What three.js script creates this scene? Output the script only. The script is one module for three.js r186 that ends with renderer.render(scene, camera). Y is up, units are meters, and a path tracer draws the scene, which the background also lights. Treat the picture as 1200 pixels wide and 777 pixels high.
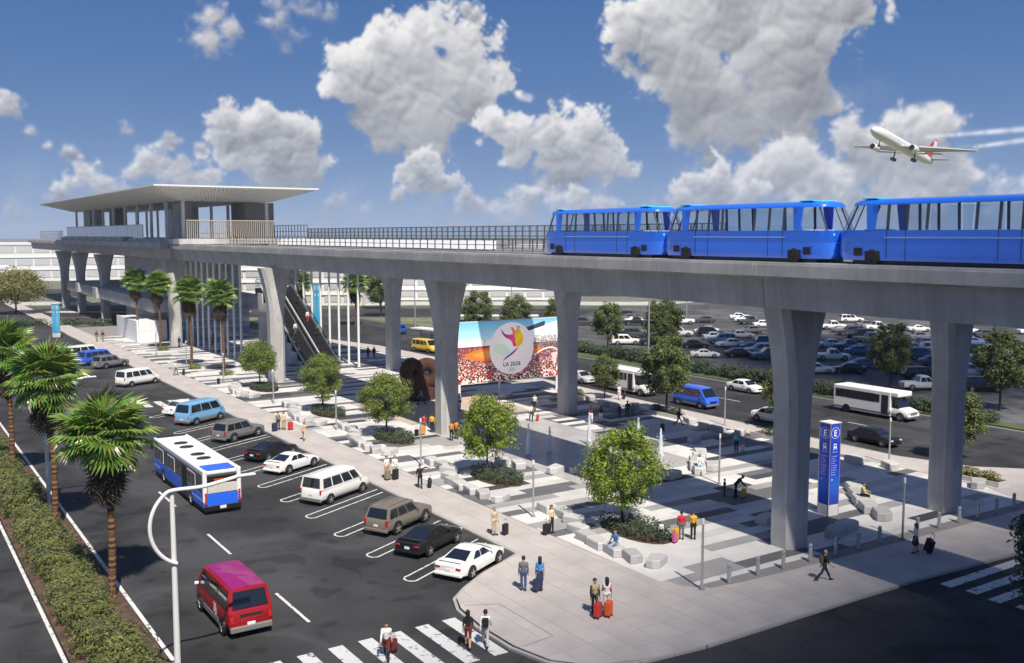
import * as THREE from 'three';
import { mergeGeometries, mergeVertices, toCreasedNormals } from 'three/addons/utils/BufferGeometryUtils.js';
import { RoundedBoxGeometry } from 'three/addons/geometries/RoundedBoxGeometry.js';

// ---------------------------------------------------------------- camera, sky, sun, exposure
// x runs across the drop-off road (to the plaza), -z runs along it away from the viewer, y is up, metres
const scene = new THREE.Scene();
const YAW = 0.5829, PITCH = 0.0984;
const camera = new THREE.PerspectiveCamera(37.33, 1024 / 663, 0.5, 6000);
camera.position.set(0, 18.7, 0);
camera.lookAt(Math.sin(YAW) * 100, 18.7 - 100 * Math.tan(PITCH), -Math.cos(YAW) * 100);
const renderer = new THREE.WebGLRenderer({ antialias: true });
renderer.toneMapping = THREE.LinearToneMapping;
renderer.toneMappingExposure = 1.33;
renderer.shadowMap.enabled = true;

const SUN = new THREE.Vector3(-0.19, 1, 0.73).normalize();
const sun = new THREE.DirectionalLight(new THREE.Color(1.0, 0.925, 0.82), 5.0);
sun.position.copy(SUN).multiplyScalar(420).add(new THREE.Vector3(60, 0, -110));
sun.target.position.set(60, 0, -110);
sun.castShadow = true;
sun.shadow.mapSize.set(4096, 4096);
Object.assign(sun.shadow.camera, { left: -240, right: 240, top: 240, bottom: -240, near: 1, far: 1200 });
sun.shadow.radius = 1.2;
scene.add(sun, sun.target);
scene.fog = new THREE.FogExp2(new THREE.Color(0.72, 0.82, 1.0), 0.00016);

function rng(seed) {
  let a = seed >>> 0;
  return () => { a = (a + 0x6D2B79F5) | 0; let t = Math.imul(a ^ (a >>> 15), 1 | a); t = (t + Math.imul(t ^ (t >>> 7), 61 | t)) ^ t; return ((t ^ (t >>> 14)) >>> 0) / 4294967296; };
}
const lerp = (a, b, t) => a + (b - a) * t, clamp = (x, a = 0, b = 1) => Math.min(b, Math.max(a, x));
const sstep = (a, b, x) => { const t = clamp((x - a) / (b - a)); return t * t * (3 - 2 * t); };
const HASH = new Float32Array(65536); { const r = rng(77); for (let i = 0; i < 65536; i++) HASH[i] = r(); }
function vnoise(x, y) {
  const ix = Math.floor(x), iy = Math.floor(y); let fx = x - ix, fy = y - iy; fx = fx * fx * (3 - 2 * fx); fy = fy * fy * (3 - 2 * fy);
  const h = (i, j) => HASH[((i & 255) + ((j & 255) << 8))];
  return lerp(lerp(h(ix, iy), h(ix + 1, iy), fx), lerp(h(ix, iy + 1), h(ix + 1, iy + 1), fx), fy);
}

// the sky: air and cumulus, azimuth measured from the camera's heading, both in degrees
const CLOUDS = [];
function cloud(puffs, soft = 0, seed = 0, dens = 1) {
  let a0 = 1e9, a1 = -1e9, e0 = 1e9, e1 = -1e9;
  for (const [a, e, r] of puffs) { a0 = Math.min(a0, a - r * 1.5); a1 = Math.max(a1, a + r * 1.5); e0 = Math.min(e0, e - r * 1.5); e1 = Math.max(e1, e + r * 1.5); }
  CLOUDS.push({ puffs, a0, a1, e0, e1, soft, seed, dens, size: Math.sqrt((a1 - a0) * (e1 - e0)) });
}
cloud([[-8.82,2.43,3.24],[-13.11,1.68,2.78],[-3.95,1.23,2.78],[-16.81,1.41,2.32]], 0.9, 3, 0.3);
cloud([[4.92,2.93,2.78],[9.79,1.94,3.24],[14.49,2.38,2.32]], 0.9, 16, 0.3);
cloud([[-22.49,1.82,2.78],[-25.76,2.21,2.32],[-19.04,1.63,2.32]], 0.9, 29, 0.3);
cloud([[18.91,5.75,2.78],[21.61,2.74,3.24],[24.45,4.66,1.85]], 0.8, 42, 0.3);
cloud([[-8.23,9.29,2.13],[-6.06,10.16,2.22],[-3.41,8.67,2.55],[-6.33,7.93,2.78],[-9.77,8.42,1.1],[-1.86,7.5,1.67],[-4.65,6.54,2.22],[-7.07,6.98,2.13],[-3.88,11.65,1.4],[-2.67,10.52,1.76],[-5.42,11.54,1.3],[-4.9,5.34,1.49],[-7.73,10.9,1.0]], 0, 55);
cloud([[0.0,6.08,1.67],[1.96,5.36,2.13],[4.42,4.72,2.13],[5.98,4.04,1.3],[2.71,3.91,1.76],[0.59,4.74,1.3],[-0.73,6.94,0.9]], 0, 68);
cloud([[7.83,11.12,2.41],[10.56,11.71,3.48],[13.6,10.69,3.71],[16.07,11.45,3.48],[18.7,11.94,1.85],[9.67,8.79,2.59],[12.52,7.56,2.87],[15.36,7.92,2.55],[10.9,5.97,1.95],[13.49,5.54,1.95],[15.99,6.31,1.67],[17.18,7.08,1.1],[6.54,10.79,1.3],[12.36,14.47,4.17],[16.43,14.22,3.71]], 0, 81);
cloud([[15.84,3.63,1.95],[18.97,3.93,2.13],[21.53,4.68,2.32],[23.18,5.59,1.1],[24.31,3.13,2.13],[17.67,2.94,1.85],[21.82,2.73,2.41],[14.01,3.19,1.49]], 0.05, 94);
cloud([[-15.71,5.16,1.67],[-13.86,5.53,1.85],[-12.02,4.63,1.95],[-16.49,4.54,1.0],[-14.0,3.8,1.76],[-11.56,3.69,1.3]], 0, 107);
cloud([[-16.6,11.73,1.0],[-16.86,10.31,1.1],[-15.9,11.15,0.75]], 0.3, 120);
cloud([[-13.11,11.74,1.0],[-12.07,10.98,0.7],[-13.42,12.34,0.6],[-12.68,10.42,0.5]], 0.5, 133);
cloud([[-11.39,12.43,0.8],[-10.36,12.16,0.75]], 0.5, 146);
cloud([[-4.67,3.32,1.3],[-5.7,3.32,0.9],[-3.65,2.84,0.75]], 0, 159);
cloud([[-23.48,3.24,1.0],[-22.45,2.77,1.1],[-24.32,2.68,0.7]], 0.1, 172);
cloud([[-18.76,3.34,1.4],[-17.44,3.04,1.1],[-20.38,3.49,1.0]], 0.15, 185);
cloud([[11.49,2.65,1.67],[13.19,2.63,1.3],[10.16,2.37,1.1]], 0, 198);
cloud([[1.09,1.52,1.3],[3.06,1.82,1.2],[5.03,1.32,1.1],[-0.59,1.23,0.8]], 0.15, 211);
cloud([[-26.94,6.7,0.8]], 0.1, 224);
cloud([[-2.33,12.66,0.7],[-2.13,12.21,0.45]], 0.2, 237);
cloud([[-21.16,5.58,0.5]], 0.3, 250);
cloud([[-23.85,4.33,0.5],[-25.82,5.35,0.4],[-24.85,4.65,0.35]], 0.3, 263);
cloud([[-18.93,4.98,0.65],[-17.39,4.75,0.45]], 0.3, 276);
cloud([[-2.96,1.82,1.0],[-1.88,1.43,0.75],[-6.4,2.1,0.8]], 0.25, 289);
cloud([[-10.27,1.69,0.8],[-8.45,1.31,0.7]], 0.35, 302);
cloud([[19.04,1.53,1.49],[22.5,1.59,1.58],[16.35,1.56,1.3]], 0.2, 315);
cloud([[-26.6,1.19,0.7],[-28.35,1.3,0.9]], 0.35, 328);
cloud([[9.8,1.21,1.49],[7.87,1.02,1.2]], 0.2, 341);
cloud([[0.49,7.51,0.45],[26.58,1.54,1.49],[28.52,1.73,1.85]], 0.2, 354);
const TRAILS = [[22.28, 5.14, 28.34, 5.4], [24.7, 4.52, 28.36, 4.93]];
{ // the rest of the sky goes on in the same manner
  const r = rng(501);
  for (let k = 0; k < 46; k++) {
    const a = 34 + r() * 292, e = 2 + Math.pow(r(), 1.15) * 80, big = 0.5 + r() * (1.3 + e * 0.05), n = 4 + Math.floor(r() * 6), p = [];
    if (e > 33 && e < 74 && Math.abs(a - 151) < 55) continue;     // clear round the sun
    const st = 1 / Math.max(0.25, Math.cos(e * Math.PI / 180));
    for (let i = 0; i < n; i++) p.push([a + (r() - 0.5) * big * 5 * st, e + (r() - 0.45) * big * 2.4, big * (0.6 + r() * 0.8)]);
    cloud(p, 0, k * 3.1);
  }
  for (let k = 0; k < 14; k++) {
    const a = -26 + r() * 52, e = 18 + r() * 40, big = 1.2 + r() * 2, p = [];
    for (let i = 0; i < 7; i++) p.push([a + (r() - 0.5) * big * 5, e + (r() - 0.45) * big * 2.4, big * (0.6 + r() * 0.8)]);
    cloud(p, 0, k * 5.7 + 400);
  }
}
function fieldOf(c, a, e, oct) {
  const s = c.seed;
  const wa = (vnoise(a * 0.55 + s, e * 0.55 + 9) - 0.5) * 1.1 + (vnoise(a * 1.6 + s + 40, e * 1.6) - 0.5) * 0.5;
  const we = (vnoise(a * 0.55 + 31 + s, e * 0.55 + 77) - 0.5) * 1.1 + (vnoise(a * 1.6 + 11 + s, e * 1.6 + 60) - 0.5) * 0.5;
  const k = Math.min(1, c.size / 6), x = a + wa * k, y = e + we * k;
  let S = -1;
  for (const [pa, pe, r] of c.puffs) {
    const dx = (x - pa) / r, dy = (y - pe) / (r * (y < pe ? 0.82 : 1)), v = 1 - Math.sqrt(dx * dx + dy * dy);
    if (v > S) S = S > -1 ? v + Math.max(0, 0.12 - (v - S)) * 0.25 : v; else S += Math.max(0, 0.12 - (S - v)) * 0.25;
  }
  if (S < -0.6) return -1;
  let n = 0, amp = 0.5, f = 0.9 / Math.max(0.45, Math.min(1.3, c.size / 9)), tot = 0;
  for (let o = 0; o < oct; o++) { const ca = Math.cos(o * 0.9 + 0.4), sa = Math.sin(o * 0.9 + 0.4), v = vnoise((a * ca - e * sa) * f + s * 1.7 + o * 17, (a * sa + e * ca) * f * 1.05 + o * 29); n += amp * (o < 2 ? v : Math.abs(2 * v - 1) * 1.1); tot += amp; amp *= 0.56; f *= 2.03; }
  return S + (n / tot - 0.5) * 1.55 + 0.13;
}
function puffs2(x, y) { // round heads with creases between
  const ix = Math.floor(x), iy = Math.floor(y); let m = 0;
  for (let j = -1; j <= 1; j++) for (let i = -1; i <= 1; i++) {
    const k = ((ix + i) & 255) + (((iy + j) & 255) << 8), dx = ix + i + HASH[k] - x, dy = iy + j + HASH[(k * 7 + 13) & 65535] - y, v = 1.1 - dx * dx - dy * dy;
    if (v > m) m = v;
  }
  return m;
}
function billow(x, y) { x += (vnoise(x * 1.3 + 5, y * 1.3) - 0.5) * 0.7; y += (vnoise(x * 1.3 + 50, y * 1.3 + 8) - 0.5) * 0.7; return 0.55 * puffs2(x, y) + 0.26 * puffs2(x * 2.3 - y * 0.6 + 9, y * 2.3 + x * 0.6) + 0.12 * puffs2(x * 5.1 + y * 1.4, y * 5.1 - x * 1.4 + 30); }
{
  const W = 4096, H = 2048, data = new Float32Array(W * H * 4);
  const az0 = Math.atan2(-Math.cos(YAW), Math.sin(YAW)), LA = -0.35, LE = 0.94;
  for (let row = 0; row < H; row++) {
    const el = ((row + 0.5) / H - 0.5) * 180, up = Math.max(el, 0);
    const t = Math.pow(clamp(up / 90), 0.42);
    const hz = Math.exp(-up / 4.2), mid = Math.exp(-up / 15);
    const base = [0.019 + 0.064 * mid + 0.195 * hz, 0.068 + 0.124 * mid + 0.178 * hz, 0.232 + 0.165 * mid + 0.125 * hz];
    for (let col = 0; col < W; col++) {
      const i = (row * W + col) * 4;
      let r = base[0], g = base[1], b = base[2];
      if (el > 0.2) {
        let az = (((col + 0.5) / W - 0.5) * 2 * Math.PI - az0) * 180 / Math.PI; if (az < -180) az += 360; if (az > 180) az -= 360;
        const azp = az < 0 ? az + 360 : az;
        for (const c of CLOUDS) {
          const a = c.a0 > 30 ? azp : az;
          if (a < c.a0 || a > c.a1 || el < c.e0 || el > c.e1) continue;
          const F = fieldOf(c, a, el, 6); if (F <= 0) continue;
          const low = sstep(c.e0 + (c.e1 - c.e0) * 0.16, c.e0 + (c.e1 - c.e0) * 0.5, el);
          let al = sstep(0, lerp(0.46, 0.26, low) + c.soft * 2.4, F) * c.dens;
          const st = Math.min(1, c.size / 11) * 0.62; let od = 0;
          for (let k = 1; k <= 3; k++) od += Math.max(0, fieldOf(c, a + LA * st * k, el + LE * st * k, 4));
          const bright = Math.exp(-1.25 * od), q = 0.75 / clamp(c.size / 12, 0.35, 1), d1 = 0.28 / q;
          const bump = (billow(a * q + c.seed, el * q * 1.15) - billow((a + LA * d1) * q + c.seed, (el + LE * d1) * q * 1.15)) * 0.62;
          const patch = vnoise(a * q * 0.55 + c.seed * 2, el * q * 0.7 + 5) - 0.5;
          let v = lerp(0.205, 0.70, clamp(bright * 0.62 + low * 0.2 + 0.1 + bump * (0.45 + 0.55 * low) + patch * 0.38));
          const warm = clamp((v - 0.25) / 0.4), far = Math.exp(-el / 3.2) * 0.55;
          const cr = v * lerp(0.95, 1.0, warm), cg = v * lerp(0.985, 0.985, warm), cb = v * lerp(1.07, 0.985, warm);
          const R = lerp(cr, base[0], far), G = lerp(cg, base[1], far), B = lerp(cb, base[2], far);
          r = lerp(r, R, al); g = lerp(g, G, al); b = lerp(b, B, al);
        }
        for (const [a0, e0, a1, e1] of TRAILS) if (az > Math.min(a0, a1) && az < Math.max(a0, a1)) {
          const tt = (az - a0) / (a1 - a0), d = (el - lerp(e0, e1, tt)) / (0.055 + 0.09 * tt), al = Math.exp(-d * d) * (0.45 + 0.5 * vnoise(az * 5, 3)) * sstep(0, 0.1, tt) * 0.8;
          r = lerp(r, 0.85, al); g = lerp(g, 0.87, al); b = lerp(b, 0.9, al);
        }
      }
      data[i] = r; data[i + 1] = g; data[i + 2] = b; data[i + 3] = 1;
    }
  }
  const tex = new THREE.DataTexture(data, W, H, THREE.RGBAFormat, THREE.FloatType);
  tex.mapping = THREE.EquirectangularReflectionMapping; tex.magFilter = tex.minFilter = THREE.LinearFilter; tex.needsUpdate = true;
  scene.background = tex; scene.environment = tex;
}
console.log('sky done');

// ---------------------------------------------------------------- helpers
const V3 = (x, y, z) => new THREE.Vector3(x, y, z), PI = Math.PI;
const names = {};
function numbered(n) { const k = names[n] = (names[n] ?? -1) + 1; return k ? `${n}_${String(k).padStart(3, '0')}` : n; }
function shade(o) { o.castShadow = o.receiveShadow = true; return o; }
function thing(name, label, category, [x, y, z] = [0, 0, 0], turn = 0, group) {
  const o = new THREE.Group(); o.name = numbered(name); o.position.set(x, y, z); o.rotation.y = turn;
  o.userData = { label, category }; if (group) o.userData.group = group; scene.add(o); return o;
}
function part(name, geo, mat, parent) { const m = shade(new THREE.Mesh(geo, mat)); m.name = name; parent.add(m); return m; }
function solo(name, geo, mat, label, category, group) { const m = shade(new THREE.Mesh(geo, mat)); m.name = numbered(name); m.userData = { label, category }; if (group) m.userData.group = group; scene.add(m); return m; }
function struct(name, geo, mat) { const m = shade(new THREE.Mesh(geo, mat)); m.name = numbered(name); m.userData = { kind: 'structure' }; scene.add(m); return m; }
function copyOf(o, label, [x, y, z], turn) { const c = o.clone(); c.name = numbered(o.name.replace(/_\d{3}$/, '')); c.userData = { ...o.userData, label }; c.position.set(x, y, z); c.rotation.set(0, turn, 0); scene.add(c); return c; }
function boxUV(g) { // uv in metres, by the way each face points
  const p = g.attributes.position, n = g.attributes.normal, uv = new Float32Array(p.count * 2);
  for (let i = 0; i < p.count; i++) {
    const ax = Math.abs(n.getX(i)), ay = Math.abs(n.getY(i)), az = Math.abs(n.getZ(i)), x = p.getX(i), y = p.getY(i), z = p.getZ(i);
    if (ay >= ax && ay >= az) { uv[2 * i] = x; uv[2 * i + 1] = z; } else if (ax >= az) { uv[2 * i] = z; uv[2 * i + 1] = y; } else { uv[2 * i] = x; uv[2 * i + 1] = y; }
  }
  g.setAttribute('uv', new THREE.BufferAttribute(uv, 2)); return g;
}
function G(...list) { // joins pieces of one part
  list = list.flat(Infinity).map((g) => { if (g.index) g = g.toNonIndexed(); for (const k of Object.keys(g.attributes)) if (!['position', 'normal', 'uv', 'color'].includes(k)) g.deleteAttribute(k); if (!g.attributes.uv) g.setAttribute('uv', new THREE.BufferAttribute(new Float32Array(g.attributes.position.count * 2), 2)); return g; });
  const colored = list.some((g) => g.attributes.color);
  if (!colored) list.forEach((g) => g.deleteAttribute('color'));
  const m = list.length > 1 ? mergeGeometries(list) : list[0];
  return boxUV(m);
}
const bx = (w, h, d, x = 0, y = 0, z = 0, ry = 0) => { const g = new THREE.BoxGeometry(w, h, d); if (ry) g.rotateY(ry); return g.translate(x, y, z); };
const rb = (w, h, d, x = 0, y = 0, z = 0, r = 0.04, s = 2) => new RoundedBoxGeometry(w, h, d, s, Math.min(r, w / 2.01, h / 2.01, d / 2.01)).translate(x, y, z);
const cy = (r1, r2, h, x = 0, y = 0, z = 0, n = 12, open = false) => new THREE.CylinderGeometry(r1, r2, h, n, 1, open).translate(x, y, z);
const tube = (pts, r, n = 6, seg) => new THREE.TubeGeometry(new THREE.CatmullRomCurve3(pts.map((p) => V3(...p))), seg ?? pts.length * 5, r, n);
function bar(a, b, r, n = 6, r2 = r) { const A = V3(...a), B = V3(...b), d = B.clone().sub(A), g = new THREE.CylinderGeometry(r2, r, d.length(), n); g.applyQuaternion(new THREE.Quaternion().setFromUnitVectors(V3(0, 1, 0), d.clone().normalize())); const c = A.add(B).multiplyScalar(0.5); return g.translate(c.x, c.y, c.z); }
function prism(pts, y0, y1) { const s = new THREE.Shape(pts.map(([x, z]) => new THREE.Vector2(x, -z))); return new THREE.ExtrudeGeometry(s, { depth: y1 - y0, bevelEnabled: false }).rotateX(-PI / 2).translate(0, y0, 0); }
function extrudeSide(pts, x0, x1) { const s = new THREE.Shape(pts.map(([z, y]) => new THREE.Vector2(-z, y))); return new THREE.ExtrudeGeometry(s, { depth: x1 - x0, bevelEnabled: false }).rotateY(PI / 2).translate(x0, 0, 0); } // profile in (z, y), run along x
function poly(verts, faces, crease = 0.5) { // faces: index lists
  const pos = []; for (const f of faces) for (let i = 1; i < f.length - 1; i++) for (const k of [f[0], f[i], f[i + 1]]) pos.push(...verts[k]);
  const g = new THREE.BufferGeometry(); g.setAttribute('position', new THREE.Float32BufferAttribute(pos, 3)); g.computeVertexNormals(); return crease ? toCreasedNormals(g, crease) : g;
}
function loft(rings, closed = true, cap = true, crease = 0.6) { // rings: lists of [x,y,z] of one length
  const n = rings[0].length, v = rings.flat(), f = [];
  for (let i = 0; i < rings.length - 1; i++) for (let j = 0; j < (closed ? n : n - 1); j++) { const a = i * n + j, b = i * n + (j + 1) % n; f.push([a, b, b + n, a + n]); }
  if (cap) { f.push([...Array(n).keys()].reverse()); f.push([...Array(n).keys()].map((k) => k + (rings.length - 1) * n)); }
  return poly(v, f, crease);
}
function panel(q, u0, u1, v0, v1, off = 0.012, th = 0.03) { // a thin plate on part of a four-cornered face: q = bottom a, bottom b, top b, top a
  const P = (u, v) => { const a = V3(...q[0]).lerp(V3(...q[1]), u), b = V3(...q[3]).lerp(V3(...q[2]), u); return a.lerp(b, v); };
  const c = [P(u0, v0), P(u1, v0), P(u1, v1), P(u0, v1)], n = c[1].clone().sub(c[0]).cross(c[3].clone().sub(c[0])).normalize();
  const vs = [...c.map((p) => p.clone().addScaledVector(n, off)), ...c.map((p) => p.clone().addScaledVector(n, off - th))].map((p) => p.toArray());
  return poly(vs, [[0, 1, 2, 3], [7, 6, 5, 4], [0, 4, 5, 1], [1, 5, 6, 2], [2, 6, 7, 3], [3, 7, 4, 0]], 0);
}
function clipRect(pts, x0, x1, z0, z1) {
  for (const [k, lim, s] of [[0, x0, 1], [0, x1, -1], [1, z0, 1], [1, z1, -1]]) {
    const out = [];
    for (let i = 0; i < pts.length; i++) {
      const a = pts[i], b = pts[(i + 1) % pts.length], da = (a[k] - lim) * s, db = (b[k] - lim) * s;
      if (da >= 0) out.push(a);
      if (da * db < 0) { const t = da / (da - db); out.push([lerp(a[0], b[0], t), lerp(a[1], b[1], t)]); }
    }
    pts = out; if (pts.length < 3) return null;
  }
  let A = 0; for (let i = 0; i < pts.length; i++) { const a = pts[i], b = pts[(i + 1) % pts.length]; A += a[0] * b[1] - b[0] * a[1]; }
  return Math.abs(A) > 0.1 ? pts : null;
}

// ---------------------------------------------------------------- materials
function tnoise(x, y, per, seed) { // tiling value noise
  const ix = Math.floor(x), iy = Math.floor(y); let fx = x - ix, fy = y - iy; fx = fx * fx * (3 - 2 * fx); fy = fy * fy * (3 - 2 * fy);
  const h = (i, j) => HASH[((((i % per) + per) % per) * 131 + (((j % per) + per) % per) * 7919 + seed * 613) & 65535];
  return lerp(lerp(h(ix, iy), h(ix + 1, iy), fx), lerp(h(ix, iy + 1), h(ix + 1, iy + 1), fx), fy);
}
function tex(size, metres, fn, srgb = true) {
  const d = new Uint8Array(size * size * 4);
  for (let j = 0; j < size; j++) for (let i = 0; i < size; i++) { const c = fn(i / size, j / size), k = (j * size + i) * 4, q = typeof c === 'number' ? [c, c, c] : c; for (let m = 0; m < 3; m++) d[k + m] = clamp(q[m]) * 255; d[k + 3] = 255; }
  const t = new THREE.DataTexture(d, size, size); t.wrapS = t.wrapT = THREE.RepeatWrapping; t.magFilter = THREE.LinearFilter; t.minFilter = THREE.LinearMipmapLinearFilter; if (srgb) t.colorSpace = THREE.SRGBColorSpace;
  t.repeat.set(1 / metres, 1 / metres); t.needsUpdate = true; return t;
}
const grain = rng(9);
const fb = (u, v, p, s, oct = 4) => { let n = 0, a = 0.5, t = 0; for (let o = 0; o < oct; o++) { n += a * tnoise(u * p, v * p, p, s + o); t += a; a *= 0.55; p *= 2; } return n / t; };
const T = {
  asphalt: tex(1024, 36, (u, v) => { const st = fb(u * 1, v, 4, 3, 3), lane = tnoise(u * 18, v * 3, 18, 5), n = fb(u, v, 10, 1, 5), sw = Math.abs(fb(u, v, 3, 7, 3) - 0.5), oil = sstep(0.74, 0.84, tnoise(u * 36, v * 36, 36, 13)), crack = sstep(0.012, 0.0, Math.abs(fb(u, v, 7, 23, 5) - 0.5)); return 0.76 + (n - 0.5) * 0.5 + (st - 0.5) * 0.55 + (lane - 0.5) * 0.2 + sstep(0.05, 0.0, sw) * 0.16 - oil * 0.16 - crack * 0.14 + (grain() - 0.5) * 0.16; }),
  concrete: tex(512, 9, (u, v) => 0.88 + (fb(u, v, 5, 11, 5) - 0.5) * 0.22 + (tnoise(u * 40, v * 2, 40, 2) - 0.5) * 0.07 + (grain() - 0.5) * 0.05),
  slab: tex(512, 6, (u, v) => 0.90 + (fb(u, v, 4, 21, 5) - 0.5) * 0.14 + (grain() - 0.5) * 0.07),
  worn: tex(512, 5, (u, v) => 0.95 - sstep(0.62, 0.78, fb(u, v, 20, 51, 4)) * 0.45 - sstep(0.6, 0.8, grain()) * 0.1),
  soil: tex(256, 3, (u, v) => 0.75 + (fb(u, v, 8, 31, 4) - 0.5) * 0.5 + (grain() - 0.5) * 0.3),
  grass: tex(512, 14, (u, v) => { const n = fb(u, v, 9, 41, 5) - 0.5, g = (grain() - 0.5) * 0.3; return [0.82 + n * 0.5 + g, 0.85 + n * 0.3 + g, 0.75 + n * 0.2 + g]; }),
  bark: tex(256, 1.2, (u, v) => 0.7 + (tnoise(u * 3, v * 14, 14, 6) - 0.5) * 0.6 + (grain() - 0.5) * 0.25),
};
const bumpT = tex(512, 2.2, () => 0.5 + (grain() - 0.5) * 0.9, false);
const std = (r, g, b, rough = 0.8, o = {}) => new THREE.MeshStandardMaterial({ color: new THREE.Color().setRGB(r, g, b), roughness: rough, metalness: 0, ...o });
const paint = (r, g, b) => new THREE.MeshPhysicalMaterial({ color: new THREE.Color().setRGB(r, g, b), roughness: 0.5, specularIntensity: 0.35, clearcoat: 0.55, clearcoatRoughness: 0.05 });
const M = {
  asphalt: std(0.050, 0.0505, 0.053, 0.86, { map: T.asphalt, bumpMap: bumpT, bumpScale: 0.004 }),
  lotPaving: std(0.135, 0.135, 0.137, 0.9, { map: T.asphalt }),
  lineWhite: std(0.74, 0.74, 0.72, 0.7, { map: T.worn }),
  walk: std(0.56, 0.515, 0.485, 0.82, { map: T.slab }), walk2: std(0.55, 0.506, 0.477, 0.82, { map: T.slab }), walk3: std(0.57, 0.524, 0.493, 0.82, { map: T.slab }),
  joint: std(0.30, 0.285, 0.275, 0.9, { map: T.slab }),
  kerb: std(0.46, 0.44, 0.42, 0.85, { map: T.slab }),
  pv: [[0.76, 0.745, 0.72], [0.64, 0.63, 0.615], [0.38, 0.375, 0.37], [0.15, 0.152, 0.158], [0.062, 0.066, 0.075]].map((c) => std(...c, 0.75, { map: T.slab })),
  concrete: std(0.56, 0.552, 0.54, 0.85, { map: T.concrete }),
  concreteLight: std(0.62, 0.61, 0.595, 0.85, { map: T.concrete }),
  block: std(0.64, 0.63, 0.615, 0.8, { map: T.slab }), blockDark: std(0.54, 0.53, 0.52, 0.8, { map: T.slab }),
  soil: std(0.17, 0.10, 0.065, 0.95, { map: T.soil }),
  grass: std(0.10, 0.135, 0.05, 0.95, { map: T.grass }), grassDry: std(0.26, 0.25, 0.14, 0.95, { map: T.grass }), field: std(0.22, 0.215, 0.20, 0.95, { map: T.grass }),
  white: std(0.74, 0.74, 0.73, 0.5), offwhite: std(0.66, 0.65, 0.63, 0.6), metal: std(0.50, 0.50, 0.50, 0.42, { metalness: 0.6 }), fence: std(0.10, 0.095, 0.09, 0.6), steel: std(0.30, 0.30, 0.31, 0.5, { metalness: 0.5 }), dark: std(0.018, 0.018, 0.02, 0.6), black: std(0.008, 0.008, 0.009, 0.5),
  beige: std(0.60, 0.48, 0.36, 0.85, { map: T.slab }),
  rubber: std(0.012, 0.012, 0.013, 0.75), rim: std(0.55, 0.55, 0.56, 0.3, { metalness: 0.7 }),
  carGlass: new THREE.MeshPhysicalMaterial({ color: new THREE.Color().setRGB(0.012, 0.015, 0.018), roughness: 0.05, clearcoat: 1, clearcoatRoughness: 0.02 }),
  pane: new THREE.MeshPhysicalMaterial({ color: new THREE.Color().setRGB(0.80, 0.86, 0.90), roughness: 0.03, transmission: 1, thickness: 0, ior: 1.5 }),
  buildGlass: new THREE.MeshPhysicalMaterial({ color: new THREE.Color().setRGB(0.16, 0.24, 0.34), roughness: 0.06, clearcoat: 1 }),
  redLamp: std(0.45, 0.02, 0.015, 0.25), clearLamp: std(0.7, 0.7, 0.68, 0.15, { metalness: 0.3 }), plate: std(0.7, 0.7, 0.68, 0.6), chrome: std(0.6, 0.6, 0.6, 0.2, { metalness: 0.9 }), greyTrim: std(0.17, 0.16, 0.15, 0.6), amber: std(0.7, 0.25, 0.02, 0.3),
};

// ---------------------------------------------------------------- ground, roads, pavements
struct('ground', G(bx(9000, 0.1, 9000, 300, -0.17, -700)), M.field);
const bulb = [[31, -46.6], [29.4, -45.75], [27.6, -44.85], [25.64, -43.5], [24.4, -42.4], [23.85, -41], [23.55, -38.6], [23.6, -35.8], [24.1, -33.7], [25.3, -32.3], [27.4, -31.5], [30.5, -31.05]];
const rd = (p) => prism(p, -0.1, 0);
struct('road', G(rd([[10.3, 40], [46, 40], [46, -30.9], [31.2, -31.1], [31.2, -330], [10.3, -330]]), rd([[46.01, 40], [240, 40], [240, -27], [120, -29], [92, -31], [91, -52], [90.6, -135], [92, -210], [60, -210], [72, -150], [73, -100], [72.2, -50], [74, -44], [77, -41], [77, -39.5], [66.5, -31], [46.01, -31]])), M.asphalt);
struct('oncoming_road', G(rd([[-40, 40], [6.6, 40], [6.6, -330], [-12, -330], [-12, 0], [-40, 0]])), M.asphalt);
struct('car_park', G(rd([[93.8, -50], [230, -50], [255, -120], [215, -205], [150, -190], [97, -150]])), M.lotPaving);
// slabs of the pavement, cut to its outline
function paved(name, outline, gx, gz, mats, seed, most, y0 = 0.03, y1 = 0.12, gap = 0.008) {
  const base = struct(name, G(prism(outline, -0.1, y1 - 0.018)), M.joint), r = rng(seed), cells = [];
  const xs = outline.map((p) => p[0]), zs = outline.map((p) => p[1]), X0 = Math.min(...xs), X1 = Math.max(...xs), Z0 = Math.min(...zs), Z1 = Math.max(...zs);
  for (let z = Z1; z > Z0; z -= gz) for (let x = X0; x < X1; x += gx) { const c = clipRect(outline, x + gap, x + gx - gap, z - gz + gap, z - gap); if (c) cells.push([c, Math.floor(r() * mats.length), Math.hypot(x, z)]); }
  cells.sort((a, b) => a[2] - b[2]);
  cells.slice(0, most).forEach(([c, m]) => part('slab', G(prism(c, y0, y1 + (r() - 0.5) * 0.003)), mats[m], base));
  if (cells.length > most) { const s = part('slab_field', G(cells.slice(most).map(([c]) => prism(c, y0, y1))), mats[0], base); s.userData.kind = 'stuff'; }
  return base;
}
const walks = [M.walk, M.walk2, M.walk3, M.walk];
const walkOutline = [[31, -46.6], ...bulb.slice(1).map((p) => [p[0] + 0.15, p[1] - 0.02]), [46, -31.15], [46, -35.6], [38.5, -35.9], [36.5, -36.2], [35.4, -37.2], [34.9, -40], [34.72, -44], [34.72, -330], [31.15, -330], [31.15, -46.6]];
paved('pavement', walkOutline, 1.5, 1.5, walks, 4, 290);
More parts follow.
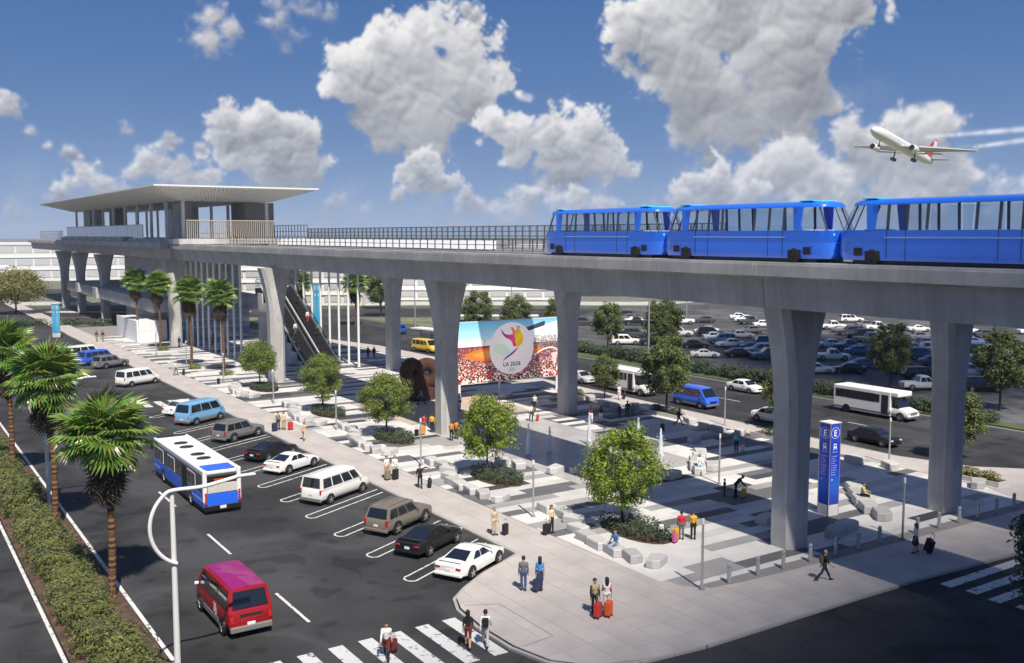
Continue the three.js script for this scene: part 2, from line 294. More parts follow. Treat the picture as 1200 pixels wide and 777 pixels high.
paved('pavement', [[46.01, -31.15], [57, -30.5], [66.5, -31.1], [74, -37], [76.6, -41.2], [73.6, -44.2], [71.8, -50], [71.8, -64], [68.6, -64], [68.6, -40], [66, -35.3], [46.01, -35.6]], 1.8, 1.8, walks, 5, 200);
paved('pavement', [[68.6, -64.02], [71.85, -64.02], [72.6, -100], [71.6, -150], [59, -212], [56, -212], [68, -150], [68.6, -100]], 2.4, 2.4, walks, 6, 60);
// kerbs: a stone every 1.8 m along the edge
function kerbRun(pts, name = 'kerb') {
  const k = new THREE.Group(); k.name = numbered(name); k.userData.kind = 'structure'; scene.add(k);
  let n = 0;
  for (let i = 0; i < pts.length - 1; i++) {
    const [ax, az] = pts[i], [bx_, bz] = pts[i + 1], L = Math.hypot(bx_ - ax, bz - az), m = Math.max(1, Math.round(L / 2.4)), l = L / m;
    for (let j = 0; j < m && n < 150; j++, n++) { const t = (j + 0.5) / m, x = lerp(ax, bx_, t), z = lerp(az, bz, t); const s = part('kerb_stone', kerbGeo(l), M.kerb, k); s.position.set(x, 0, z); s.rotation.y = -Math.atan2(bz - az, bx_ - ax); }
  }
}
const kg = {}; function kerbGeo(l) { const q = Math.round(l * 20) / 20; return kg[q] ??= G(rb(q - 0.012, 0.26, 0.17, 0, 0.0, 0, 0.02, 1)); }
kerbRun([[31.06, -200], [31.06, -46.55], [29.4, -45.68], [27.6, -44.78], [25.6, -43.42], [24.36, -42.34], [23.78, -40.98], [23.47, -38.6], [23.52, -35.76], [24.03, -33.62], [25.25, -32.22], [27.4, -31.4], [31, -31.04]]);
kerbRun([[31.1, -31.04], [46, -31.05], [57, -30.4], [66.5, -31], [74, -36.9], [76.7, -41.2]]);
kerbRun([[76.7, -41.25], [73.65, -44.3], [71.92, -50], [71.95, -64], [72.7, -100], [71.7, -150]]);
kerbRun([[90.9, -33], [90.9, -52], [90.5, -135], [91.9, -205]]);
struct('dropped_ramp', G([[24.3, -41.25, 25.9, -40.45], [25.9, -40.45, 25.85, -35.75], [25.85, -35.75, 24, -35.5]].map(([a, b, c, d]) => { const L = Math.hypot(c - a, d - b); return bx(L, 0.004, 0.06, (a + c) / 2, 0.1245, (b + d) / 2, -Math.atan2(d - b, c - a)); })), M.joint);

// plaza: long pavers laid across, in five greys
const plaza = struct('plaza', G(prism([[34.9, -35.95], [46, -35.62], [66, -35.32], [68.58, -40], [68.58, -100], [67.9, -150], [55.9, -212], [34.75, -212], [34.75, -44], [35, -40], [35.5, -37.2], [36.6, -36.25]], -0.1, 0.10)), M.joint);
{
  const outline = [[34.9, -36.9], [66.6, -36.3], [68.5, -40], [68.5, -100], [67.8, -150], [60, -190], [34.8, -190], [34.8, -44]], r = rng(12), cells = [];
  const holes = [[43.8, 56.6, -80.5, -57.3], [44, 58.5, -99, -85]], inside = (x, z) => holes.some(([a, b, c, d]) => x > a && x < b && z > c && z < d);
  for (let z = -36.3; z > -190; z -= 1.05) {
    let x = 34.7 - r() * 4;
    while (x < 69) {
      const l = 2.4 + Math.pow(r(), 1.4) * 8, k = r(), m = k < 0.42 ? 0 : k < 0.56 ? 1 : k < 0.68 ? 2 : k < 0.87 ? 3 : 4;
      const segs = []; let a = x; // cut at the holes
      const zc = z - 0.525;
      if (z < -57 && z > -99.5) { const cuts = [...new Set(holes.filter((h) => zc > h[2] && zc < h[3]).flatMap((h) => [h[0], h[1]]))].filter((v) => v > x && v < x + l).sort((p, q) => p - q); for (const v of cuts) { segs.push([a, v]); a = v; } }
      segs.push([a, x + l]);
      for (const [s, e] of segs) if (e - s > 0.15 && !inside((s + e) / 2, zc)) { const c = clipRect(outline, s + 0.006, e - 0.006, z - 1.044, z - 0.006); if (c) cells.push([c, m, Math.hypot((s + e) / 2, z)]); }
      x += l;
    }
  }
  cells.sort((a, b) => a[2] - b[2]);
  const near = cells.slice(0, 295), far = cells.slice(295);
  for (const [c, m] of near) part('paver', G(prism(c, 0.03, 0.12 + (r() - 0.5) * 0.003)), M.pv[m], plaza);
  const cols = M.pv.map((m) => m.color), gs = far.map(([c, m]) => { const g = prism(c, 0.03, 0.12), a = new Float32Array(g.attributes.position.count * 3); for (let i = 0; i < a.length; i += 3) { a[i] = cols[m].r; a[i + 1] = cols[m].g; a[i + 2] = cols[m].b; } g.setAttribute('color', new THREE.BufferAttribute(a, 3)); return g; });
  const f = part('paver_field', G(gs), std(1, 1, 1, 0.75, { vertexColors: true, map: T.slab }), plaza); f.userData.kind = 'stuff';
}
paved('fountain_court', [[43.8, -57.3], [56.6, -57.3], [56.6, -80.5], [43.8, -80.5]], 1.6, 1.6, [std(0.54, 0.525, 0.515, 0.4, { map: T.slab }), std(0.51, 0.50, 0.49, 0.35, { map: T.slab })], 8, 130, 0.105, 0.125);
paved('sand_court', [[44, -85], [58.5, -85], [58.5, -99], [44, -99]], 3.5, 3.5, [M.beige], 9, 20, 0.105, 0.125);
// painted lines
const ln = (x0, z0, x1, z1, w = 0.12, y = 0.006) => bx(Math.hypot(x1 - x0, z1 - z0), 0.008, w, (x0 + x1) / 2, y - 0.002, (z0 + z1) / 2, -Math.atan2(z1 - z0, x1 - x0));
function marking(name, geos) { const m = struct(name, G(geos), M.lineWhite); return m; }
for (const [a, b] of [[-43.8, -48.4], [-56, -60.6], [-68.2, -72.8], [-80.4, -85], [-92.6, -97.2], [-104.8, -109.4], [-30.5, -34.2], [-120, -124], [-135, -139]]) marking('lane_dash', [ln(17.1, a, 17.1, b, 0.16)]);
marking('edge_line', [ln(10.46, 30, 10.46, -260, 0.2)]); marking('edge_line', [ln(6.45, 30, 6.45, -260, 0.18)]);
for (let k = 0; k < 13; k++) { // hairpin bay dividers
  const z = -50.46 - 4.75 * k; if (k > 10 && k < 12) continue;
  const p = [[30.75, z + 0.02], [24.1, z + 3.5]], q = p.map(([x, zz]) => [x, zz + 0.95]), arc = [];
  for (let i = 0; i <= 8; i++) { const t = PI / 2 + (PI * i) / 8, c = [(p[1][0] + q[1][0]) / 2, (p[1][1] + q[1][1]) / 2]; arc.push([c[0] + Math.cos(t) * 0.47 * 0.9 - 0.0, c[1] - Math.sin(t) * 0.475]); }
  const gs = [ln(...p[0], ...p[1], 0.11), ln(...q[0], ...q[1], 0.11)]; for (let i = 0; i < 8; i++) gs.push(ln(...arc[i], ...arc[i + 1], 0.11, 0.0055));
  marking('bay_line', gs);
}
for (let k = 0; k < 8; k++) { const x = 12.2 + k * 1.48; marking('crossing_bar', [bx(0.72, 0.008, 4.8, x + 0.35, 0.004, -38)]); }
for (let k = 0; k < 6; k++) marking('crossing_bar', [bx(7.2 - 0.4 * (k % 2), 0.008, 0.66, 51, 0.004, -29.75 + k * 1.35)]);
for (let k = 0; k < 7; k++) marking('crossing_bar', [bx(0.8, 0.008, 3.4, 20.5 + k * 1.55, 0.004, -111.5)]);
for (let z = -50; z > -135; z -= 9) marking('lane_dash', [ln(81.5, z, 81.5, z - 3.4, 0.14)]);
// median with soil and hedge strip
const med = struct('median', G(prism([[6.62, 30], [10.28, 30], [10.28, -260], [6.62, -260]], -0.1, 0.07)), M.soil);
struct('verge', G(prism([[92, -50], [93.7, -50], [96.9, -150], [92.2, -205], [91, -135]], -0.1, 0.1)), M.grass);
// strips of grass, road and apron behind, crossing the view
function strip(name, d0, d1, a0, a1, mat, y = -0.06) { const f = [Math.sin(YAW), -Math.cos(YAW)], r = [Math.cos(YAW), Math.sin(YAW)], p = (d, a) => [f[0] * d + r[0] * a, f[1] * d + r[1] * a]; return struct(name, G(prism([p(d0, a0), p(d0, a1), p(d1, a1), p(d1, a0)], -0.1, y)), mat); }
strip('grass_strip', 212, 219, -60, 20, M.grassDry, -0.05); strip('frontage_road', 224, 250, -160, 60, M.asphalt, -0.055); strip('grass_strip', 252, 258, -180, 140, M.grass, -0.05); strip('pale_apron', 262, 275, -190, 150, M.concreteLight, -0.045);
strip('grass_strip', 196, 203, -150, -70, M.grass, -0.05); strip('frontage_road', 205, 222, -170, -62, M.asphalt, -0.048); strip('pale_apron', 236, 241, -160, -64, M.concreteLight, -0.04);
strip('airfield', 300, 340, -300, 400, M.asphalt, -0.05); strip('airfield', 420, 520, -500, 600, M.grassDry, -0.05); strip('airfield', 640, 900, -800, 900, M.concreteLight, -0.05);
console.log('setting done');

// ---------------------------------------------------------------- elevated guideways
function columnGeo(hx0 = 0.92, hz0 = 0.92, hx1 = 2.0, hz1 = 1.02, h = 14.54, y0 = 0) {
  const rings = [];
  for (const y of [y0, 0.8, 4, 7.6, 8.6, 9.6, 10.6, 11.5, 12.3, 13, 13.6, 14.1, h]) {
    const t = Math.pow(clamp((y - 7.6) / (h - 7.6)), 2.0), a = lerp(hx0, hx1, t), b = lerp(hz0, hz1, t), c = 0.36;
    rings.push([[-a, y, -b + c], [-a, y, b - c], [-a + c, y, b], [a - c, y, b], [a, y, b - c], [a, y, -b + c], [a - c, y, -b], [-a + c, y, -b]]);
  }
  return G(loft(rings, true, true, 0.35));
}
const colGeo = columnGeo(), colGeo2 = columnGeo(0.9, 0.9, 1.75, 1.0);
function guideway(cx, label, cols) {
  const t = thing('elevated_guideway', label, 'viaduct', [cx, 0, 0]);
  const ends = [26, 1, -38.9, -78.7, -118.7, -158.7, -198.7, -238.7, -278.7, -330];
  for (let i = 0; i < ends.length - 1; i++) {
    const z0 = ends[i] - 0.02, z1 = ends[i + 1] + 0.02, L = z0 - z1, zm = (z0 + z1) / 2;
    const prof = [[-3.6, 16.42], [-3.6, 17.0], [3.6, 17.0], [3.6, 16.42], [3.2, 16.3], [-3.2, 16.3]];
    const run = (p, l) => { const s = new THREE.Shape(p.map(([x, y]) => new THREE.Vector2(x, y))); return new THREE.ExtrudeGeometry(s, { depth: l, bevelEnabled: true, bevelSize: 0.03, bevelThickness: 0.012, bevelSegments: 1 }); };
    part('deck_slab', G(run(prof, L - 0.024).translate(0, 0, z1 + 0.012)), M.concrete, t);
    part('girder', G(run([[-2.85, 16.28], [-2.55, 14.56], [2.55, 14.56], [2.85, 16.28]], L - 0.024).translate(0, 0, z1 + 0.012)), M.concrete, t);
    for (const s of [-1, 1]) part('running_plinth', G(bx(0.62, 0.13, L - 0.02, s * 1.0, 17.068, zm)), M.concreteLight, t);
    part('guide_rail', G(bx(0.16, 0.2, L - 0.03, 0, 17.104, zm)), M.steel, t);
    for (const s of [-1, 1]) part('edge_upstand', G(bx(0.28, 0.16, L - 0.02, s * 3.42, 17.083, zm)), M.concreteLight, t);
  }
  for (const [x, z, g] of cols) { const c = part('column', g, M.concrete, t); c.position.set(x - cx, 0, z); }
  return t;
}
guideway(45.6, 'near concrete guideway carrying the blue train on flared columns', [[45.6, -38.9, colGeo], [45, -79.4, colGeo], [43, -119.4, colGeo], [43, -167.5, colGeo], [43, -224, colGeo], [43, -252, colGeo], [43, -274, colGeo], [45.6, 0.5, colGeo]]);
guideway(60.1, 'far concrete guideway behind the train, running parallel on its own columns', [[60.4, -38.3, colGeo2], [60.6, -81.4, colGeo2], [60.4, -121.4, colGeo2], [60.4, -160, colGeo2], [60.4, -200, colGeo2], [60.4, -240, colGeo2], [60.4, 0, colGeo2]]);

// railings and fences on the decks
function railing(name, label, x, y0, y1, z0, z1, step, rails, r, mat, cat = 'railing', mesh = 0) {
  const t = thing(name, label, cat, [x, 0, 0]), n = Math.round((z0 - z1) / step), pg = G(bx(r * 2.2, y1 - y0, r * 2.2, 0, (y0 + y1) / 2, 0)), bg = G(bx(0.02, y1 - y0 - mesh, 0.02, 0, (y0 + y1 + mesh) / 2, 0));
  for (let i = 0; i <= n; i++) { const p = part('post', pg, mat, t); p.position.z = lerp(z0, z1, i / n); }
  rails.forEach((y) => part('rail', G(bx(r * 1.4, r * 1.6, z0 - z1, 0, y, (z0 + z1) / 2)), mat, t));
  if (mesh) { const q = []; for (let k = 1; k < 5; k++) q.push(bx(0.03, y1 - y0 - 1.1, 0.03, 0, (y0 + y1 + 1.0) / 2, k * (z0 - z1) / n / 5)); const mg = G(q); for (let i = 0; i < n; i++) part('picket_panel', mg, mat, t).position.z = lerp(z1, z0, i / n); }
  return t;
}
railing('deck_railing', 'low post and rail barrier along the inner edge of the near guideway', 49.0, 17.1, 18.35, -63, -156, 1.6, [18.33, 17.75], 0.04, M.fence);
railing('security_fence', 'tall dark post fence on the outer edge of the far guideway', 63.35, 17.1, 19.75, -62, -159, 1.45, [19.7, 19.1, 18.55, 18.1], 0.055, M.fence, 'fence', 1);
railing('security_fence', 'tall dark post fence beyond the far end of the station', 42.6, 17.1, 19.7, -272, -310, 1.6, [19.6, 18.8, 18.1], 0.045, M.steel, 'fence');
{
  const t = thing('white_parapet', 'long white parapet wall along the far guideway', 'parapet', [56.85, 0, 0]);
  for (let z = -90; z > -155; z -= 5) part('wall_panel', G(loft([z - 4.97, z - 0.01].map((zz) => [[-0.45, 17.1, zz], [0.3, 18.05, zz], [0.45, 18.05, zz], [0.45, 17.1, zz]]), true, true, 0.2)), M.white, t);
}
// station on top
{
  const t = thing('station', 'elevated station with wide upswept roof on white posts', 'station', [52, 0, -158]); const L = (x, z) => [x - 52, z + 158];
  const P = (g, mat, name) => part(name, G(g), mat, t);
  const b = (x0, x1, y0, y1, z0, z1) => bx(x1 - x0, y1 - y0, z1 - z0, (x0 + x1) / 2 - 52, (y0 + y1) / 2, (z0 + z1) / 2 + 158);
  P(b(41.9, 63.8, 17.2, 18.02, -270, -159.5), M.concreteLight, 'platform'); P(b(40.6, 41.86, 16.4, 17.45, -270, -166), M.concrete, 'platform_edge'); P(b(41.2, 41.88, 17.47, 18.3, -262, -196), M.concrete, 'kerb_wall');
  P(b(49.3, 56.4, 15.6, 17.18, -270, -160), M.concrete, 'transfer_slab');
  // roof: an upswept tray; lower plate inside, eaves rising outwards
  const lo = [[43.4, -163], [58.6, -163], [58.6, -262], [43.4, -262]], hi = [[37.6, -156.5], [64.4, -156.5], [64.4, -273], [37.6, -273]];
  const v = [...lo.map(([x, z]) => [x - 52, 24.25, z + 158]), ...hi.map(([x, z]) => [x - 52, 26.15, z + 158]), ...hi.map(([x, z]) => [x - 52, 26.4, z + 158])];
  P(poly(v, [[0, 1, 2, 3], [0, 4, 5, 1], [1, 5, 6, 2], [2, 6, 7, 3], [3, 7, 4, 0], [4, 8, 9, 5], [5, 9, 10, 6], [6, 10, 11, 7], [7, 11, 8, 4], [11, 10, 9, 8]], 0.2), std(0.72, 0.71, 0.69, 0.65), 'roof');
  for (let i = 0; i < 38; i++) { const u = (i + 0.5) / 38, q0 = [lerp(43.6, 58.4, u), 24.22, -163.05], q1 = [lerp(37.9, 64.1, u), 26.1, -156.62]; P(bar([q0[0] - 52, q0[1], q0[2] + 158], [q1[0] - 52, q1[1], q1[2] + 158], 0.15, 4), M.white, 'soffit_rib'); }
  const postG = G(bx(0.46, 6.3, 0.46, 0, 21.15, 0));
  for (let z = -164; z > -262; z -= 10.6) for (const x of [43.9, 57.9]) { const p = part('post', postG, M.white, t); p.position.set(...[x - 52, 0, z + 158]); }
  for (const x of [46.2, 49.6, 54.6]) { const p = part('post', postG, M.white, t); p.position.set(x - 52, 0, -262 + 158); }
  P(b(55.6, 60.8, 18, 24.2, -176, -168.5), std(0.3, 0.28, 0.265, 0.8), 'lift_tower'); P(b(45.2, 47.6, 18, 24.2, -176, -172), M.concrete, 'stair_core'); P(b(45.2, 48, 18, 24.2, -255, -250), M.concreteLight, 'stair_core'); P(b(55, 58, 18, 24.2, -215, -205), M.concreteLight, 'stair_core'); P(b(46, 48.5, 18, 24.2, -232, -226), std(0.3, 0.28, 0.265, 0.8), 'lift_tower');
  // louvre screens
  const lv = std(0.42, 0.37, 0.31, 0.7);
  for (let i = 0; i < 44; i++) { P(b(43.4 + i * 0.33, 43.5 + i * 0.33, 18.02, 20.9, -160.4, -160.2), lv, 'screen_louvre'); }
  P(b(43.3, 58, 20.9, 21.05, -160.45, -160.15), lv, 'screen_rail');
  for (let i = 0; i < 40; i++) P(b(42.0, 42.12, 18.02, 20.5, -262 + i * 2, -261.85 + i * 2), M.steel, 'guard_post');
  P(b(42.02, 42.1, 20.4, 20.55, -262, -183.8), M.offwhite, 'guard_rail'); P(b(42.03, 42.09, 18.05, 20.38, -262, -183.8), M.buildGlass, 'guard_glass');
  for (let i = 0; i < 32; i++) P(b(63.5, 63.6, 18.02, 20.4, -160 - i * 1.45, -159.88 - i * 1.45), M.fence, 'fence_post');
  for (const y of [18.4, 19.2, 20.3]) P(b(63.51, 63.58, y, y + 0.08, -205, -160), M.fence, 'fence_rail');
  for (let i = 0; i < 12; i++) P(b(57.4 - 0.08, 57.4, 18.02, 20.6, -166 - i * 1.4, -165.85 - i * 1.4), lv, 'screen_louvre');
  P(b(48, 54.5, 18.9, 19.0, -186, -172), std(0.25, 0.42, 0.38, 0.5), 'bench_canopy'); for (const x of [48.4, 54.1]) P(b(x - 0.06, x + 0.06, 18, 18.9, -179, -178.88), M.steel, 'canopy_leg');
  for (let i = 0; i < 22; i++) P(b(50 + i * 0.6, 50.1 + i * 0.6, 17.2, 18.02, -159.3, -159.2), M.steel, 'guard_post');
}
// concourse under the station
{
  const t = thing('station_concourse', 'concrete and glass station concourse under the guideways', 'concourse', [50, 0, -185]);
  const b = (x0, x1, y0, y1, z0, z1) => bx(x1 - x0, y1 - y0, z1 - z0, (x0 + x1) / 2 - 50, (y0 + y1) / 2, (z0 + z1) / 2 + 185);
  const P = (n, m, ...g) => part(n, G(g), m, t);
  P('mezzanine_slab', M.concrete, b(41.5, 62.5, 5.2, 7.4, -262, -176)); P('cross_beam', M.concrete, b(40.8, 63, 5.6, 7.6, -246, -243)); P('cross_beam', M.concrete, b(40.8, 63, 5.2, 7.5, -226, -222.5));
  P('core_wall', M.concrete, b(45.5, 55, 0.1, 14.6, -216, -178)); P('core_wall', M.concreteLight, b(56, 58.4, 0.1, 14.6, -212, -180));
  for (let i = 0; i < 20; i++) P('cladding_panel', M.white, b(39.2 + (i % 5) * 0.95, 39.2 + (i % 5) * 0.95 + 0.93, 0.12 + Math.floor(i / 5) * 0.92, 0.12 + Math.floor(i / 5) * 0.92 + 0.9, -177.2, -176.8));
  for (let i = 0; i < 40; i++) P('cladding_panel', M.white, b(38.9, 39.18, 0.12 + Math.floor(i / 10) * 0.92, 0.12 + Math.floor(i / 10) * 0.92 + 0.9, -177.2 - (i % 10) * 1.6 - 1.58, -177.2 - (i % 10) * 1.6));
  P('service_block', M.offwhite, b(39.22, 44, 0.12, 3.76, -192, -177.25));
  for (let i = 0; i < 9; i++) { const f = P('glazed_bay', M.buildGlass, b(44.1 + i * 1.55, 44.1 + i * 1.55 + 1.45, 0.12, 5.1, -174.6, -174.5)); part('mullion', G(b(44.1 + i * 1.55 - 0.09, 44.1 + i * 1.55 + 0.01, 0.12, 5.15, -174.7, -174.4)), M.offwhite, f); part('transom', G(b(44.1 + i * 1.55, 44.1 + i * 1.55 + 1.45, 2.4, 2.48, -174.68, -174.4), b(44.1 + i * 1.55, 44.1 + i * 1.55 + 1.45, 3.7, 3.76, -174.68, -174.4)), M.offwhite, f); }
  P('glass_roof', M.offwhite, b(43.8, 58.4, 5.17, 5.19, -176, -174.2));
}
// screen of tall white tubes round the escalators
{
  const g = G(cy(0.17, 0.17, 14.3, 0, 7.27, 0, 10), cy(0.26, 0.26, 0.1, 0, 0.17, 0, 10));
  const row = []; for (let i = 0; i < 12; i++) row.push([57.6, -126.6 - i * 3.4, 'right']); for (let i = 0; i < 10; i++) row.push([45.6 + 0.0 * i, -141.2 - i * 3.2, 'left']);
  const ord = ['first', 'second', 'third', 'fourth', 'fifth', 'sixth', 'seventh', 'eighth', 'ninth', 'tenth', 'eleventh', 'twelfth'];
  row.forEach(([x, z, s], i) => { const k = s === 'right' ? i : i - 12; const m = solo('facade_tube', g, M.white, `${ord[k]} tall white tube from the plaza end, row to the ${s} of the escalator`, 'post', 'white tubes round the escalators'); m.position.set(x, 0, z); });
}
// escalators
function escalator(x, label) {
  const t = thing('escalator', label, 'escalator', [x, 0.12, -130.5]), H = 10.4, R = 18.2, w = 1.9;
  const stepG = G(bx(w, 0.14, 0.36));
  for (let i = 0; i < 50; i++) { const s = part('step', stepG, M.dark, t); s.position.set(0, 0.1 + H * i / 50, -1.2 - R * i / 50); }
  part('truss', G(extrudeSide([[-0.2, 0], [-1.2, 0], [-1.2 - R, H - 0.25], [-3.6 - R, H - 0.25], [-3.6 - R, H - 1.2], [-1.6 - R, H - 1.2], [-2.6, -0.05]], -w / 2 - 0.2, w / 2 + 0.2)), M.black, t);
  for (const s of [-1, 1]) {
    const q = (z, y) => [s * (w / 2 + 0.1), y, z];
    part('balustrade', G(extrudeSide([[0, 0.05], [0, 0.95], [-1.2, 1.0], [-1.2 - R, H + 1.0], [-3.4 - R, H + 1.0], [-3.4 - R, H], [-1.2 - R, H], [-1.2, 0.05]], s * (w / 2 + 0.1) - 0.02, s * (w / 2 + 0.1) + 0.02)), M.pane, t);
    part('handrail', G(tube([q(0.15, 0.5), q(0.1, 1.0), q(-1.2, 1.05), q(-1.2 - R / 2, H / 2 + 1.05), q(-1.2 - R, H + 1.05), q(-3.4 - R, H + 1.05), q(-3.5 - R, H + 0.5)], 0.06, 6, 50)), M.black, t);
    part('skirt', G(extrudeSide([[-0.2, 0.0], [-0.2, 0.25], [-1.2, 0.35], [-1.2 - R, H + 0.35], [-3.4 - R, H + 0.35], [-3.4 - R, H], [-1.2 - R, H], [-1.2, 0]], s * (w / 2 + 0.14) - 0.05, s * (w / 2 + 0.14) + 0.05)), M.offwhite, t);
  }
}
escalator(55.7, 'right hand escalator of the pair, people riding up it'); escalator(52.75, 'left hand escalator of the pair rising under the guideway');
{
  const t = thing('stair_wall', 'pale panelled wedge wall beside the escalators', 'wall', [51.3, 0.12, -132]);
  for (let i = 0; i < 9; i++) for (let j = 0; j < 5; j++) { const z = -i * 2, top = 10 * (i / 9), y = j * 2; if (y > top) continue; part('panel', G(bx(0.2, Math.min(1.97, Math.max(0.6, top - y + 0.6)), 1.96, 0, y + Math.min(1.97, Math.max(0.6, top - y + 0.6)) / 2, z - 1)), M.concreteLight, t); }
}
console.log('viaduct done');

// ---------------------------------------------------------------- unseen clouds added overhead to shade the near corner and the car park
function addedShadeCloud(label, gx, gz, rx, rz, turn, seed, alt = 1500) {
  const g = new THREE.IcosahedronGeometry(1, 24), p = g.attributes.position;
  for (let i = 0; i < p.count; i++) { const x = p.getX(i), y = p.getY(i), z = p.getZ(i), n = 0.9 + 0.22 * vnoise(x * 4 + seed, z * 4 + y * 2) + 0.12 * vnoise(x * 9 + seed, z * 9 - y * 5); p.setXYZ(i, x * n, Math.max(-0.35, y * n), z * n); }
  g.scale(rx, 0.4 * Math.min(rx, rz), rz); g.computeVertexNormals();
  const m = solo('cloud', g, std(0.9, 0.9, 0.9, 1), label, 'cloud'), k = alt / SUN.y; m.position.set(gx + SUN.x * k, alt, gz + SUN.z * k); m.rotation.y = turn;
}
addedShadeCloud('unseen cloud added overhead to shade the near street corner', 52, 76.5, 175, 98, 0.06, 11);
addedShadeCloud('unseen cloud added overhead to shade the car park', 124, -94, 22, 34, -0.35, 37);

// ---------------------------------------------------------------- road vehicles (front towards -z, wheels on y = 0)
const wheelCache = {};
function wheelGeos(r, w) {
  const k = r + '_' + w; if (wheelCache[k]) return wheelCache[k];
  const lat = (p, n = 20) => new THREE.LatheGeometry(p.map(([x, y]) => new THREE.Vector2(x, y)), n).rotateZ(PI / 2);
  const tyre = G(lat([[r * 0.6, -w / 2], [r * 0.93, -w / 2], [r, -w * 0.36], [r, w * 0.36], [r * 0.93, w / 2], [r * 0.6, w / 2]]));
  const sp = []; for (let i = 0; i < 5; i++) sp.push(bx(0.02, r * 0.58, r * 0.17, 0, r * 0.33, 0).rotateX((i * 2 * PI) / 5).translate(-w / 2 - 0.004, 0, 0));
  const rim = G(lat([[r * 0.55, -w / 2 + 0.03], [r * 0.66, -w / 2 - 0.006], [r * 0.66, w / 2 - 0.01]]), sp, new THREE.CylinderGeometry(r * 0.14, r * 0.14, 0.05, 10).rotateZ(PI / 2).translate(-w / 2, 0, 0));
  const back = G(new THREE.CylinderGeometry(r * 0.62, r * 0.62, 0.03, 16).rotateZ(PI / 2).translate(-w / 2 + 0.06, 0, 0));
  return wheelCache[k] = { tyre, rim, back };
}
function addWheel(t, x, z, r, w, rimMat = M.rim) {
  const g = wheelGeos(r, w), wh = new THREE.Group(); wh.name = 'wheel'; t.add(wh); wh.position.set(x, r, z); if (x > 0) wh.rotation.y = PI;
  part('tyre', g.tyre, M.rubber, wh); part('rim', g.rim, rimMat, wh); part('hub_disc', g.back, M.dark, wh);
}
function bodyLoft(st) { // stations [z, top, half width, bottom], rear to front
  return loft(st.map(([z, y, w, b]) => { const h = y - b; return [[-w * 0.86, b, z], [-w * 0.97, b + h * 0.12, z], [-w, b + h * 0.45, z], [-w * 0.985, b + h * 0.78, z], [-w * 0.93, y - 0.03, z], [-w * 0.8, y, z], [-w * 0.4, y + 0.025, z], [w * 0.4, y + 0.025, z], [w * 0.8, y, z], [w * 0.93, y - 0.03, z], [w * 0.985, b + h * 0.78, z], [w, b + h * 0.45, z], [w * 0.97, b + h * 0.12, z], [w * 0.86, b, z]].reverse(); }), true, true, 0.75);
}
